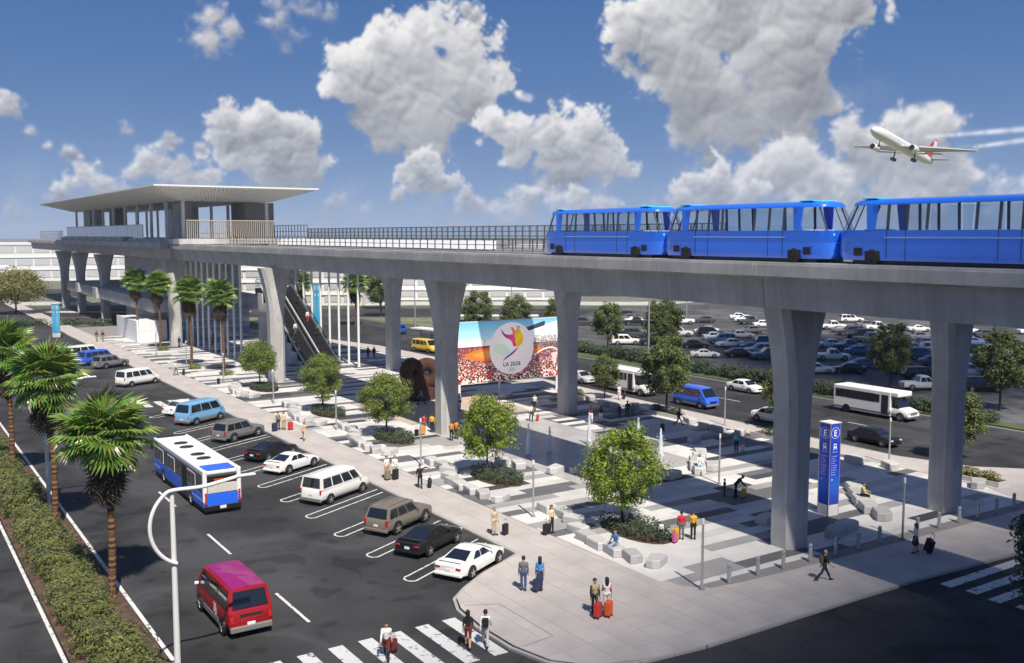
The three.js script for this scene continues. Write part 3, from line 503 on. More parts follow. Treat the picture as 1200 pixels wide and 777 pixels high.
const SPECS = {
  coupe: { body: [[2.2, 0.78, 0.78, 0.42], [2.12, 0.86, 0.87, 0.3], [1.75, 0.93, 0.93, 0.22], [0.9, 0.9, 0.95, 0.2], [-0.9, 0.88, 0.93, 0.2], [-1.4, 0.84, 0.93, 0.2], [-1.95, 0.74, 0.88, 0.22], [-2.2, 0.6, 0.78, 0.28], [-2.28, 0.5, 0.7, 0.32]], belt: 0.87, H: 1.3, zr0: 1.72, zr1: 0.62, zf1: -0.28, zf0: -1.12, wb: 0.82, wt: 0.58, win: [[0.22, 0.50], [0.53, 0.86]], r: 0.34, wz: [1.36, -1.38], tw: 0.25, tail: [[0.62, 0.7, 0.3, 0.11]], hl: [0.62, 0.58], spoiler: 1 },
  sedan: { body: [[2.32, 0.86, 0.76, 0.45], [2.24, 0.95, 0.85, 0.3], [1.7, 0.99, 0.89, 0.22], [0.8, 0.98, 0.9, 0.2], [-0.9, 0.96, 0.9, 0.2], [-1.3, 0.93, 0.89, 0.2], [-2.0, 0.82, 0.86, 0.22], [-2.28, 0.68, 0.76, 0.28], [-2.36, 0.55, 0.66, 0.34]], belt: 0.95, H: 1.46, zr0: 1.82, zr1: 1.05, zf1: -0.3, zf0: -1.15, wb: 0.83, wt: 0.62, win: [[0.12, 0.46], [0.49, 0.86]], r: 0.33, wz: [1.4, -1.42], tw: 0.22, tail: [[0.6, 0.78, 0.26, 0.14]], hl: [0.6, 0.66] },
  suv: { body: [[2.5, 0.98, 0.84, 0.55], [2.44, 1.08, 0.93, 0.38], [1.4, 1.1, 0.98, 0.32], [-0.9, 1.1, 0.98, 0.32], [-1.2, 1.08, 0.97, 0.32], [-2.15, 1.02, 0.95, 0.32], [-2.42, 0.94, 0.9, 0.4], [-2.52, 0.8, 0.84, 0.46]], belt: 1.08, H: 1.84, zr0: 2.42, zr1: 2.1, zf1: -0.35, zf0: -1.12, wb: 0.93, wt: 0.76, win: [[0.05, 0.30], [0.33, 0.60], [0.63, 0.9]], r: 0.42, wz: [1.5, -1.55], tw: 0.26, tail: [[0.82, 0.93, 0.18, 0.36]], hl: [0.68, 0.86], rack: 1, bumper: [0.42, 0.2] },
  van: { body: [[2.72, 1.12, 0.88, 0.5], [2.68, 1.18, 0.96, 0.36], [1.4, 1.2, 1.0, 0.32], [-1.7, 1.2, 1.0, 0.32], [-2.0, 1.16, 0.99, 0.32], [-2.55, 1.02, 0.95, 0.34], [-2.72, 0.9, 0.88, 0.4], [-2.78, 0.75, 0.82, 0.44]], belt: 1.18, H: 2.08, zr0: 2.68, zr1: 2.52, zf1: -1.15, zf0: -1.98, wb: 0.97, wt: 0.83, win: [[0.04, 0.24], [0.27, 0.50], [0.53, 0.74], [0.77, 0.93]], r: 0.36, wz: [1.78, -1.8], tw: 0.23, tail: [[0.86, 1.0, 0.13, 0.32]], hl: [0.72, 0.8], bumper: [0.42, 0.24] },
  minivan: { body: [[2.32, 1.05, 0.82, 0.45], [2.28, 1.12, 0.88, 0.34], [1.3, 1.14, 0.92, 0.28], [-1.6, 1.12, 0.92, 0.28], [-1.95, 1.08, 0.9, 0.28], [-2.22, 0.98, 0.86, 0.3], [-2.32, 0.8, 0.8, 0.36]], belt: 1.1, H: 1.98, zr0: 2.28, zr1: 2.02, zf1: -1.35, zf0: -2.08, wb: 0.89, wt: 0.75, win: [[0.05, 0.34], [0.37, 0.64], [0.67, 0.92]], r: 0.33, wz: [1.5, -1.5], tw: 0.2, tail: [[0.76, 0.78, 0.12, 0.26]], hl: [0.66, 0.74], bumper: [0.4, 0.24], skirt: 1 },
  pickup: { body: [[2.6, 0.98, 0.84, 0.55], [2.54, 1.06, 0.93, 0.42], [1.4, 1.08, 0.96, 0.38], [-0.9, 1.1, 0.96, 0.38], [-1.2, 1.08, 0.96, 0.38], [-2.25, 1.02, 0.94, 0.38], [-2.52, 0.9, 0.86, 0.45]], belt: 1.08, H: 1.82, zr0: 0.75, zr1: 0.5, zf1: -0.5, zf0: -1.2, wb: 0.92, wt: 0.74, win: [[0.08, 0.48], [0.52, 0.88]], r: 0.42, wz: [1.6, -1.6], tw: 0.26, tail: [[0.8, 0.9, 0.14, 0.3]], hl: [0.68, 0.86] },
};
const geoCache = {};
function carGeos(kind) {
  if (geoCache[kind]) return geoCache[kind];
  const s = SPECS[kind], e = 0.05, top = s.H - 0.05;
  const hw = (z) => s.wt;
  const st = [[s.zr0, s.belt - e, s.wb, s.wb], [s.zr1, top, s.wb, s.wt], [lerp(s.zr1, s.zf1, 0.5), s.H, s.wb, s.wt * 1.01], [s.zf1, top, s.wb, s.wt], [s.zf0, s.belt - e, s.wb, s.wb]];
  const cab = G(loft(st.map(([z, y, wb, wt]) => [[-wb, s.belt - e, z], [-lerp(wb, wt, 0.9), lerp(s.belt - e, y, 0.93), z], [-wt * 0.88, y, z], [0, y + (y > s.belt ? 0.03 : 0), z], [wt * 0.88, y, z], [lerp(wb, wt, 0.9), lerp(s.belt - e, y, 0.93), z], [wb, s.belt - e, z]].reverse()), true, true, 0.5));
  const b = s.belt - e, sideR = [[s.wb, b, s.zr0], [s.wb, b, s.zf0], [s.wt, top, s.zf1], [s.wt, top, s.zr1]].map((p) => p), sideL = [[-s.wb, b, s.zf0], [-s.wb, b, s.zr0], [-s.wt, top, s.zr1], [-s.wt, top, s.zf1]];
  const g = { cab, body: G(bodyLoft(s.body)) };
  g.win = s.win.flatMap(([u0, u1]) => [G(panel(sideR, u0, u1, 0.14, 0.84, 0.026, 0.06)), G(panel(sideL, 1 - u1, 1 - u0, 0.14, 0.84, 0.026, 0.06))]);
  g.front = G(panel([[s.wb, b, s.zf0], [-s.wb, b, s.zf0], [-s.wt, top, s.zf1], [s.wt, top, s.zf1]], 0.06, 0.94, 0.1, 0.92, 0.045, 0.07));
  g.rear = G(panel([[-s.wb, b, s.zr0], [s.wb, b, s.zr0], [s.wt, top, s.zr1], [-s.wt, top, s.zr1]], 0.09, 0.91, 0.16, 0.88, 0.045, 0.07));
  const zb = s.body[0][0], zf = s.body.at(-1)[0], [tx, ty, tw, th] = s.tail[0];
  g.tail = [-1, 1].map((k) => G(rb(tw, th, 0.14, k * tx, ty, zb - 0.035, 0.03)));
  g.head = [-1, 1].map((k) => G(rb(0.3, 0.14, 0.3, k * s.hl[0], s.hl[1], zf + 0.16, 0.05)));
  g.plate = G(bx(0.32, 0.14, 0.02, 0, s.tail[0][1] - (kind === 'coupe' ? 0.12 : 0.22), zb + 0.012));
  const bh = s.bumper ? s.bumper[1] : 0.16, byy = s.bumper ? s.bumper[0] : 0.36;
  g.bump = [G(rb(s.body[1][2] * 1.9, bh, 0.2, 0, byy, zb - 0.02, 0.05)), G(rb(s.body.at(-2)[2] * 1.95, bh, 0.22, 0, byy, zf + 0.1, 0.06))];
  g.mirror = [-1, 1].map((k) => G(rb(0.18, 0.13, 0.1, k * (s.wb + 0.12), s.belt + 0.1, s.zf0 + 0.5, 0.04)));
  g.grille = G(bx(s.body.at(-1)[2] * 1.0, 0.16, 0.04, 0, s.hl[1] - 0.06, zf - 0.005));
  g.arch = s.wz.flatMap((z) => [-1, 1].map((k) => G(new THREE.CylinderGeometry(s.r + 0.055, s.r + 0.055, 0.05, 20).rotateZ(PI / 2).translate(k * (s.body[3][2] - 0.012), s.r + 0.01, z))));
  if (s.rack) g.rack = [-1, 1].map((k) => G(bar([k * 0.62, s.H + 0.04, s.zr1], [k * 0.62, s.H + 0.04, s.zf1 + 0.2], 0.025)));
  if (s.skirt) g.skirt = [-1, 1].map((k) => G(bx(0.03, 0.2, 2.0, k * 0.915, 0.42, 0)));
  if (s.spoiler) g.sp = G(rb(1.3, 0.035, 0.2, 0, 0.985, 1.95, 0.015));
  return geoCache[kind] = g;
}
function buildCar(kind, label, mat, [x, z], turn, o = {}) {
  const s = SPECS[kind], g = carGeos(kind), t = thing(o.name ?? { coupe: 'sports_coupe', sedan: 'sedan_car', suv: 'sport_utility_car', van: 'passenger_van', minivan: 'minivan', pickup: 'pickup_truck' }[kind], label, o.category ?? (kind === 'van' || kind === 'minivan' ? 'van' : kind === 'pickup' ? 'truck' : 'car'), [x, 0.002, z], turn, o.group);
  part('body', g.body, mat, t);
  const cab = part('cabin', g.cab, o.roof ?? mat, t);
  part('windscreen', g.front, M.carGlass, t); part('rear_window', g.rear, M.carGlass, t); g.win.forEach((w) => part('side_window', w, M.carGlass, t));
  if (kind === 'coupe' && !o.small) t.scale.setScalar(1.07); if (kind === 'minivan') t.scale.setScalar(1.13);
  if (o.small) { s.wz.forEach((wz, i) => [-1, 1].forEach((k) => addWheel(t, k * (s.body[3][2] - 0.11), wz, s.r, s.tw))); g.tail.forEach((q) => part('tail_light', q, M.redLamp, t)); g.head.forEach((q) => part('headlight', q, M.clearLamp, t)); return t; }
  g.arch.forEach((q) => part('wheel_arch', q, M.black, t));
  s.wz.forEach((wz) => [-1, 1].forEach((k) => addWheel(t, k * (s.body[3][2] - s.tw / 2 + 0.045), wz, s.r, s.tw)));
  g.tail.forEach((q) => part('tail_light', q, M.redLamp, t)); g.head.forEach((q) => part('headlight', q, M.clearLamp, t));
  part('licence_plate', g.plate, M.plate, t); g.bump.forEach((q) => part('bumper', q, o.trim ?? mat, t)); g.mirror.forEach((q) => part('wing_mirror', q, o.mirror ?? mat, t)); part('grille', g.grille, M.black, t);
  g.rack?.forEach((q) => part('roof_rail', q, M.greyTrim, t)); g.skirt?.forEach((q) => part('side_skirt', q, M.greyTrim, t)); if (g.sp) part('spoiler', g.sp, mat, t);
  return t;
}
const C = { white: paint(0.74, 0.74, 0.72), black: paint(0.012, 0.012, 0.014), tan: paint(0.17, 0.15, 0.125), grey: paint(0.16, 0.16, 0.165), ltblue: paint(0.16, 0.36, 0.58), blue: paint(0.03, 0.12, 0.62), red: paint(0.27, 0.008, 0.013), silver: paint(0.46, 0.46, 0.47), dkblue: paint(0.08, 0.14, 0.26), yellow: paint(0.62, 0.45, 0.03), dkgrey: paint(0.06, 0.062, 0.066) };
const BAY = -62.4 * PI / 180;
buildCar('coupe', 'white sports coupe parked in the bay nearest the crossing', C.white, [27.6, -46.1], BAY, { trim: C.white });
buildCar('coupe', 'glossy black sports coupe parked between white coupe and tan estate', C.black, [27.5, -50.7], BAY);
buildCar('suv', 'tan brown large utility car parked beside the glossy black coupe', C.tan, [27.9, -55.5], BAY, { trim: C.tan });
buildCar('van', 'long white passenger van parked in the middle of the bays', C.white, [27.4, -64.5], BAY, { trim: M.greyTrim });
buildCar('coupe', 'white sports coupe parked beyond the long white passenger van', C.white, [27.8, -74.2], BAY);
buildCar('coupe', 'black sports coupe parked beside the farther white coupe', C.black, [27.9, -79.2], BAY);
buildCar('suv', 'grey large utility car parked between black coupe and pale blue van', C.grey, [28.0, -88.3], BAY, { trim: C.grey });
buildCar('minivan', 'pale blue minivan parked before the far crossing', C.ltblue, [27.4, -98.4], BAY * 0.93, { trim: M.greyTrim });
buildCar('sedan', 'white sedan half hidden behind the pale blue minivan', C.white, [27.4, -104.2], BAY);
buildCar('van', 'white passenger van parked alone beyond the far crossing', C.white, [27.9, -127.4], BAY, { trim: M.greyTrim });
buildCar('suv', 'grey utility car beside the blue passenger van far down the road', C.grey, [28.4, -146.3], BAY);
buildCar('van', 'blue passenger van parked far down the drop-off road', C.blue, [27.6, -151.5], BAY, { trim: C.blue });
buildCar('minivan', 'white minivan behind the blue passenger van', C.white, [26.6, -157.5], BAY, { trim: M.greyTrim });
buildCar('sedan', 'black sedan parked last in the row of bays', C.black, [25.6, -163], BAY);
{
  const v = buildCar('minivan', 'red minivan driving away in the near lane, sky reflection painted magenta on its roof', C.red, [14.2, -46.4], 0, { trim: M.greyTrim, mirror: M.white, }); part('roof_panel', G(loft([[2.02, 1.93], [1.2, 1.966], [0.335, 1.98], [-0.5, 1.966], [-1.35, 1.93]].map(([z, y]) => [[-0.66, y + 0.006, z], [-0.33, y + 0.03, z], [0, y + 0.042, z], [0.33, y + 0.03, z], [0.66, y + 0.006, z], [0.64, y - 0.03, z], [-0.64, y - 0.03, z]].reverse()), true, true, 0.6)), paint(0.26, 0.010, 0.13), v); v.scale.setScalar(1.19);  // magenta shell paints in the blue sky reflected on the red roof
  part('door_decal', G(bx(0.012, 0.36, 0.09, -0.932, 0.84, 0.55), bx(0.012, 0.09, 0.3, -0.932, 0.98, 0.62), bx(0.012, 0.34, 0.09, -0.932, 0.74, 0.78)), M.offwhite, v);
  part('boot_handle', G(bx(0.9, 0.09, 0.03, 0, 0.93, 2.325)), M.dark, v);
}
// back street
const OUT = PI;
buildCar('minivan', 'bright blue minivan on the back street beside a street tree', C.blue, [75.3, -77.6], OUT, { trim: M.silverTrim ?? M.greyTrim });
buildCar('sedan', 'white sedan in the far lane of the back street', C.white, [87.2, -81.6], OUT);
buildCar('sedan', 'black sedan passing behind the blue pylon sign', C.black, [75.0, -54.6], OUT);
buildCar('sedan', 'white car nose showing beside the near flared column', C.white, [75.2, -66.5], OUT);
buildCar('sedan', 'silver sedan behind the white shuttle bus on the back street', C.silver, [75.4, -98.5], OUT);
buildCar('van', 'yellow van on the back street beyond the plaza columns', C.yellow, [74.5, -138], OUT + 0.15, { trim: M.greyTrim });
buildCar('van', 'blue van far behind the white facade tubes', C.blue, [83, -165], -0.9, { trim: C.blue });

// cars in the car park
{
  const extra = []; { const q = rng(19), cs = ['white', 'dkgrey', 'silver', 'black', 'dkblue', 'white', 'grey'], base = [[107.7, -128.2], [126.3, -125.5], [116.6, -106.2], [129.5, -97.5], [107.1, -87.4], [145, -97], [149.5, -112.7], [112.9, -75.4], [158, -148.4], [136.5, -159.9], [121.4, -74.3], [170.6, -101.3], [168.9, -125.5]]; for (const [bx0, bz0] of base) for (const k of [-1, 1, 2]) { if (q() < 0.25) continue; extra.push([bx0 + 0.835 * 0 + k * 3.05 * 0.5505 * (k === 2 ? 2 : 2.1), bz0 - k * 3.05 * 0.8348 * (k === 2 ? 2 : 2.1) * 0.9, cs[Math.floor(q() * cs.length)]]); } }
  const list = [[123.7, -160.6, 'dkgrey'], [136.5, -159.9, 'white'], [107.7, -128.2, 'white'], [111.3, -125.2, 'black'], [117, -136.5, 'dkgrey'], [149.1, -151.6, 'dkgrey'], [158, -148.4, 'white'], [125.0, -133.5, 'white'], [126.3, -125.5, 'white'], [132.4, -125.2, 'silver'], [140.5, -130.5, 'grey'], [142.7, -151.7, 'white'], [126.5, -113, 'dkblue'], [120.2, -116.2, 'white'], [116.6, -106.2, 'silver'], [106.7, -108.3, 'white'], [111.4, -105.5, 'black'], [114.2, -118.2, 'black'], [107.1, -87.4, 'white'], [110.6, -85.0, 'black'], [116.7, -86.8, 'dkblue'], [120.1, -95.2, 'white'], [129.5, -97.5, 'dkblue'], [133.3, -106.4, 'white'], [149.5, -112.7, 'black'], [168.9, -125.5, 'grey'], [159.6, -126.6, 'white'], [170.2, -114.8, 'white'], [157.2, -105.6, 'grey'], [145, -97, 'dkblue'], [132.4, -88.5, 'dkblue'], [112.9, -75.4, 'black'], [106, -70.7, 'white'], [111, -66.2, 'black'], [121.4, -74.3, 'white'], [129.2, -78.4, 'grey'], [146.8, -89.2, 'black'], [156.4, -95.1, 'dkblue'], [170.6, -101.3, 'dkgrey'], [174.5, -107.5, 'white'], [183, -100, 'white'], ...extra, [128, -141.5, 'dkgrey'], [152, -137.5, 'white'], [139, -117, 'white'], [162, -115.5, 'silver']];
  const kinds = ['sedan', 'sedan', 'suv', 'sedan', 'coupe', 'suv', 'pickup'], word = { dkgrey: 'dark grey', white: 'white', black: 'black', silver: 'silver', grey: 'grey', dkblue: 'slate blue' }, kw = { sedan: 'sedan', suv: 'utility car', coupe: 'coupe', pickup: 'pickup truck' };
  const r = rng(88), proto = {}, seen = {};
  const kept = []; for (const c of list) if (!kept.some((d) => Math.hypot(d[0] - c[0], d[1] - c[1]) < 3.6)) kept.push(c);
  const P = kept.map(([x, z, c]) => ({ x, z, c, k: kinds[Math.floor(r() * kinds.length)], d: x * Math.sin(YAW) - z * Math.cos(YAW), a: (x * Math.cos(YAW) + z * Math.sin(YAW)) }));
  P.forEach((p) => { p.px = p.a / p.d; });
  const groups = {}; P.forEach((p) => (groups[p.c + p.k] ??= []).push(p));
  const ord = ['leftmost', 'second', 'third', 'fourth', 'fifth', 'sixth', 'seventh', 'eighth', 'ninth', 'tenth', 'eleventh', 'twelfth', 'thirteenth', 'fourteenth', 'fifteenth', 'sixteenth'];
  for (const g of Object.values(groups)) g.sort((a, b) => a.px - b.px).forEach((p, i) => {
    const n = `${word[p.c]} ${kw[p.k]}`, label = g.length === 1 ? `only ${n} standing in the car park behind the street` : i === 0 ? `leftmost ${n} standing in the car park behind the street` : i === g.length - 1 ? `rightmost ${n} standing in the car park behind the street` : `${ord[i]} ${n} from the left in the car park`;
    const turn = -123 * PI / 180 + (r() - 0.5) * 0.16 + (r() < 0.3 ? PI : 0), key = p.c + p.k;
    if (!proto[key]) proto[key] = buildCar(p.k, label, C[p.c], [p.x, p.z], turn, { small: 1, group: 'cars in the car park' });
    else copyOf(proto[key], label, [p.x, 0.002, p.z], turn);
  });
}
// city bus
function canvasTex(w, h, draw) { const c = document.createElement('canvas'); c.width = w; c.height = h; draw(c.getContext('2d'), w, h); const t = new THREE.CanvasTexture(c); t.colorSpace = THREE.SRGBColorSpace; t.magFilter = THREE.LinearFilter; return t; }
function plane(w, h, x, y, z, ry = 0) { const g = new THREE.PlaneGeometry(w, h); g.rotateY(ry); return g.translate(x, y, z); }
{
  const t = thing('city_bus', 'blue and white city bus driving away beside the parking bays', 'bus', [19.35, 0.002, -71.4]), hl = 6.6, P = (n, m, ...g) => part(n, G(g), m, t);
  const blue = paint(0.02, 0.13, 0.74), blk = M.carGlass;
  P('lower_body', blue, rb(2.55, 0.95, hl * 2, 0, 0.92, 0, 0.08)); P('chassis', M.black, rb(2.46, 0.36, hl * 2 - 0.1, 0, 0.34, 0, 0.08)); P('window_band', blk, rb(2.53, 1.25, hl * 2 - 0.04, 0, 2.0, 0, 0.06)); const roof = P('roof', M.white, rb(2.57, 0.34, hl * 2 - 0.3, 0, 2.77, -0.1, 0.14, 3));
  for (const s of [-1, 1]) P('roof_fairing', M.white, rb(0.2, 0.26, hl * 2 - 0.1, s * 1.2, 2.9, 0, 0.09)); 
  for (const z of [2.4, 0.9, -2.0, -3.6]) P('roof_hatch', M.dark, new THREE.CylinderGeometry(0.46, 0.5, 0.09, 22).scale(1.05, 1, 0.85).translate(0, 2.96, z));
  P('rear_cowl', blue, rb(2.0, 0.12, 1.6, 0, 2.93, hl - 1.1, 0.04));
  for (const s of [-1, 1]) P('rear_pillar', M.white, rb(0.3, 2.25, 0.3, s * 1.15, 1.92, hl - 0.1, 0.1));
  P('rear_panel', blue, rb(2.1, 0.82, 0.1, 0, 0.99, hl + 0.01, 0.03));
  const gr = P('engine_grille', std(0.52, 0.46, 0.42, 0.6), bx(1.98, 0.62, 0.05, 0, 1.76, hl + 0.02)); for (let i = 0; i < 8; i++) part('grille_bar', G(bx(1.96, 0.02, 0.02, 0, 1.49 + i * 0.077, hl + 0.055)), M.offwhite, gr); for (let i = 0; i < 22; i++) part('grille_bar', G(bx(0.02, 0.6, 0.016, -0.94 + i * 0.0895, 1.76, hl + 0.053)), M.offwhite, gr);
  P('display_housing', M.black, rb(2.0, 0.5, 0.1, 0, 2.37, hl + 0.0, 0.03));
  const sign = part('destination_sign', plane(1.2, 0.26, 0, 2.36, hl + 0.056), new THREE.MeshStandardMaterial({ roughness: 0.5, map: canvasTex(256, 56, (c, w, h) => { c.fillStyle = '#0a0605'; c.fillRect(0, 0, w, h); c.fillStyle = '#ff6a2a'; c.font = 'bold 40px sans-serif'; c.textBaseline = 'middle'; c.fillText('TERMINAL', 4, h / 2 + 2); c.fillStyle = '#ffb347'; c.fillText('A', 226, h / 2 + 2); }) }), t);
  P('rear_bumper', M.black, rb(2.5, 0.42, 0.24, 0, 0.42, hl - 0.02, 0.08)); P('licence_plate', M.plate, bx(0.42, 0.2, 0.02, 0, 0.47, hl + 0.112));
  for (const s of [-1, 1]) for (let i = 0; i < 5; i++) P('tail_light', M.redLamp, rb(0.16, 0.12, 0.06, s * 1.13, 0.78 + i * 0.17, hl + 0.075, 0.03));
  for (const s of [-1, 1]) for (const [z, w] of [[3.7, 2.0], [-1.6, 1.9], [-4.6, 1.6]]) { const f = P('window_frame', M.offwhite, bx(0.03, 1.02, w, s * 1.268, 1.98, z)); part('pane', G(bx(0.03, 0.88, w / 2 - 0.09, s * 1.278, 1.98, z - w / 4 + 0.01), bx(0.03, 0.88, w / 2 - 0.09, s * 1.278, 1.98, z + w / 4 - 0.01)), blk, f); }
  P('door', M.black, bx(0.02, 2.1, 1.3, -1.28, 1.45, 2.0)); P('windscreen', blk, rb(2.3, 1.6, 0.08, 0, 1.9, -hl - 0.0, 0.03));
  for (const s of [-1, 1]) { P('wing_mirror', M.black, rb(0.2, 0.36, 0.14, s * 1.45, 2.3, -hl + 0.1, 0.04)); for (const z of [3.4, -3.9]) addWheel(t, s * 1.14, z, 0.48, 0.3, M.rim); for (const z of [3.4, -3.9]) P('wheel_arch', M.black, new THREE.CylinderGeometry(0.56, 0.56, 0.06, 20).rotateZ(PI / 2).translate(s * 1.255, 0.52, z)); }
}
// shuttle buses
function shuttle(label, [x, z], turn) {
  const t = thing('shuttle_bus', label, 'bus', [x, 0.002, z], turn, 'white shuttle buses on the back street'), P = (n, m, ...g) => part(n, G(g), m, t), w = M.white;
  P('coach_body', w, rb(2.4, 2.25, 7.0, 0, 1.72, 1.1, 0.1)); P('skirt', std(0.6, 0.6, 0.6, 0.6), rb(2.3, 0.3, 6.9, 0, 0.5, 1.1, 0.05)); P('roof_cap', w, rb(2.3, 0.5, 1.1, 0, 2.62, -2.72, 0.12));
  P('nose', w, bodyLoft([[-2.3, 1.35, 1.05, 0.42], [-3.2, 1.28, 1.04, 0.36], [-4.0, 1.08, 1.0, 0.36], [-4.3, 0.9, 0.92, 0.4]])); P('windscreen', M.carGlass, poly([[-1.0, 1.28, -3.25], [1.0, 1.28, -3.25], [0.95, 2.36, -2.5], [-0.95, 2.36, -2.5], [-1.0, 1.28, -2.3], [1.0, 1.28, -2.3], [0.95, 2.36, -2.3], [-0.95, 2.36, -2.3]], [[1, 0, 3, 2], [0, 4, 7, 3], [1, 2, 6, 5], [3, 7, 6, 2]], 0.3));
  for (const s of [-1, 1]) { for (let i = 0; i < 4; i++) P('side_window', M.carGlass, bx(0.03, 0.86, 1.205, s * 1.2, 2.05, 3.7 - i * 1.22)); P('door', M.dark, bx(0.03, 1.95, 0.8, s * 1.2, 1.5, -1.75)); P('cab_window', M.carGlass, bx(0.03, 0.8, 0.62, s * 1.202, 2.05, -0.82)); P('headlight', M.clearLamp, rb(0.3, 0.22, 0.12, s * 0.72, 0.88, -4.24, 0.05)); for (const zz of [2.9, -3.45]) { addWheel(t, s * 1.06, zz, 0.4, 0.26, M.rim); P('wheel_arch', M.black, new THREE.CylinderGeometry(0.48, 0.48, 0.05, 18).rotateZ(PI / 2).translate(s * (zz > 0 ? 1.19 : 1.03), 0.44, zz)); } P('wing_mirror', M.black, rb(0.16, 0.3, 0.1, s * 1.35, 1.7, -3.05, 0.03)); }
  P('front_bumper', M.chrome, rb(2.1, 0.22, 0.2, 0, 0.45, -4.32, 0.06)); P('grille', M.greyTrim, bx(1.0, 0.3, 0.04, 0, 0.82, -4.31));
}
shuttle('white shuttle bus on the back street beside the screen and street tree', [75.5, -89.3], OUT); shuttle('white shuttle bus between the two right hand columns', [87.1, -63.2], OUT);
console.log('vehicles done');

// ---------------------------------------------------------------- train on the near guideway
const TM = { low: new THREE.MeshPhysicalMaterial({ color: new THREE.Color().setRGB(0.02, 0.16, 0.80), roughness: 0.35, clearcoat: 1, clearcoatRoughness: 0.03 }), mid: new THREE.MeshPhysicalMaterial({ color: new THREE.Color().setRGB(0.02, 0.16, 0.80), roughness: 0.16, metalness: 0.45, clearcoat: 1, clearcoatRoughness: 0.02 }), cyan: paint(0.05, 0.55, 0.82), post: std(0.05, 0.06, 0.08, 0.4), stripe: paint(0.22, 0.42, 0.72), inner: std(0.55, 0.53, 0.50, 0.7), glass: new THREE.MeshPhysicalMaterial({ color: new THREE.Color().setRGB(0.84, 0.88, 0.92), roughness: 0.02, transmission: 1, thickness: 0, ior: 1.45 }) };
function trainCar(label, z, front) {
  const t = thing('train_car', label, 'train', [45.6, 17.135, z], 0, 'blue train cars on the guideway'), hw = 1.43;
  const N = 28, half = (y) => 6.9 - 0.95 * Math.pow(clamp((y - 1.35) / 2.1), 1.25) - 0.25 * sstep(0.5, 0, y), wd = (y) => hw - 0.10 * sstep(1.9, 3.3, y) - 0.06 * sstep(0.6, 0.1, y);
  const ring = (y, sh = 0) => { const l = half(y) - sh, w = wd(y) - sh, p = []; for (let i = 0; i < N; i++) { const a = (i / N) * 2 * PI + PI / N, c = Math.cos(a), s = Math.sin(a), e = 0.34; let x = Math.sign(c) * Math.pow(Math.abs(c), e) * w, zz = Math.sign(s) * Math.pow(Math.abs(s), e); const nose = 1 - 0.10 * Math.pow(Math.abs(x) / w, 2.4) * sstep(0.5, 0.0, 1.5 - Math.abs(zz) * 1.0); zz *= l * nose; p.push([x, y, zz]); } return p; };
  const P = (n, m, ...g) => part(n, G(g), m, t);
  const band = (y0, y1, k, cap = true, sh = 0) => { const r = []; for (let i = 0; i <= k; i++) r.push(ring(lerp(y0, y1, i / k), sh)); return loft(r.map((q) => q.slice().reverse()), true, cap, 0.7); };
  P('lower_body', TM.low, band(0.22, 1.12, 4)); P('waist_band', TM.mid, band(1.125, 1.80, 4)); P('bogie_frame', M.black, bx(2.3, 0.3, 11.6, 0, 0.14, 0));
  for (const s of [-1, 1]) P('waist_stripe', TM.stripe, bx(0.012, 0.07, 7.4, s * (hw + 0.004), 1.42, 0));
  { const r = [[3.1, 0], [3.2, 0.02], [3.34, 0.12], [3.42, 0.4], [3.45, 0.8]].map(([y, s]) => ring(3.1, s).map(([x, , zz]) => [x, y, zz])); P('roof', TM.low, loft(r.map((q) => q.slice().reverse()), true, true, 0.9)); }
  P('roof_end_cap', TM.cyan, rb(2.2, 0.08, 0.9, 0, 3.46, front ? 4.9 : 4.9, 0.03)); P('roof_end_cap', TM.cyan, rb(2.2, 0.08, 0.9, 0, 3.46, -4.9, 0.03));
  P('cabin_floor', TM.inner, bx(2.5, 0.04, 11, 0, 0.9, 0));
  // window band: panes between posts
  const edges = [-4.55, -3.55, -2.45, -1.3, 1.3, 2.45, 3.55, 4.55];
  for (const s of [-1, 1]) {
    for (let i = 0; i < edges.length; i++) { const wide = i === 0 || i === edges.length - 1; const x = s * 1.395; P(wide ? 'corner_panel' : 'window_post', wide ? TM.low : TM.post, poly([[x + s * 0.03, 1.81, edges[i] - (wide ? 0.22 : 0.06)], [x + s * 0.03, 1.81, edges[i] + (wide ? 0.22 : 0.06)], [x - s * 0.065, 3.12, edges[i] + (wide ? 0.36 : 0.07)], [x - s * 0.065, 3.12, edges[i] - (wide ? 0.36 : 0.07)], [x - s * 0.06, 1.81, edges[i] - (wide ? 0.22 : 0.06)], [x - s * 0.06, 1.81, edges[i] + (wide ? 0.22 : 0.06)], [x - s * 0.14, 3.12, edges[i] + (wide ? 0.36 : 0.07)], [x - s * 0.14, 3.12, edges[i] - (wide ? 0.36 : 0.07)]], [[0, 1, 2, 3], [7, 6, 5, 4], [0, 4, 5, 1], [1, 5, 6, 2], [2, 6, 7, 3], [3, 7, 4, 0]], 0)); }
    for (let i = 0; i < edges.length - 1; i++) { const q = s > 0 ? [[1.41, 1.81, edges[i + 1]], [1.41, 1.81, edges[i]], [1.33, 3.12, edges[i]], [1.33, 3.12, edges[i + 1]]] : [[-1.41, 1.81, edges[i]], [-1.41, 1.81, edges[i + 1]], [-1.33, 3.12, edges[i + 1]], [-1.33, 3.12, edges[i]]]; P('window_pane', TM.glass, panel(q, 0.07, 0.93, 0.0, 1.0, 0.005, 0.012)); }
    P('door_line', M.black, bx(0.01, 2.5, 0.02, s * 1.434, 1.3 - 0.1, -2.45), bx(0.01, 1.6, 0.02, s * 1.434, 1.12, -3.55), bx(0.01, 1.6, 0.02, s * 1.434, 1.12, 2.45), bx(0.01, 1.6, 0.02, s * 1.434, 1.12, 3.55));
  }
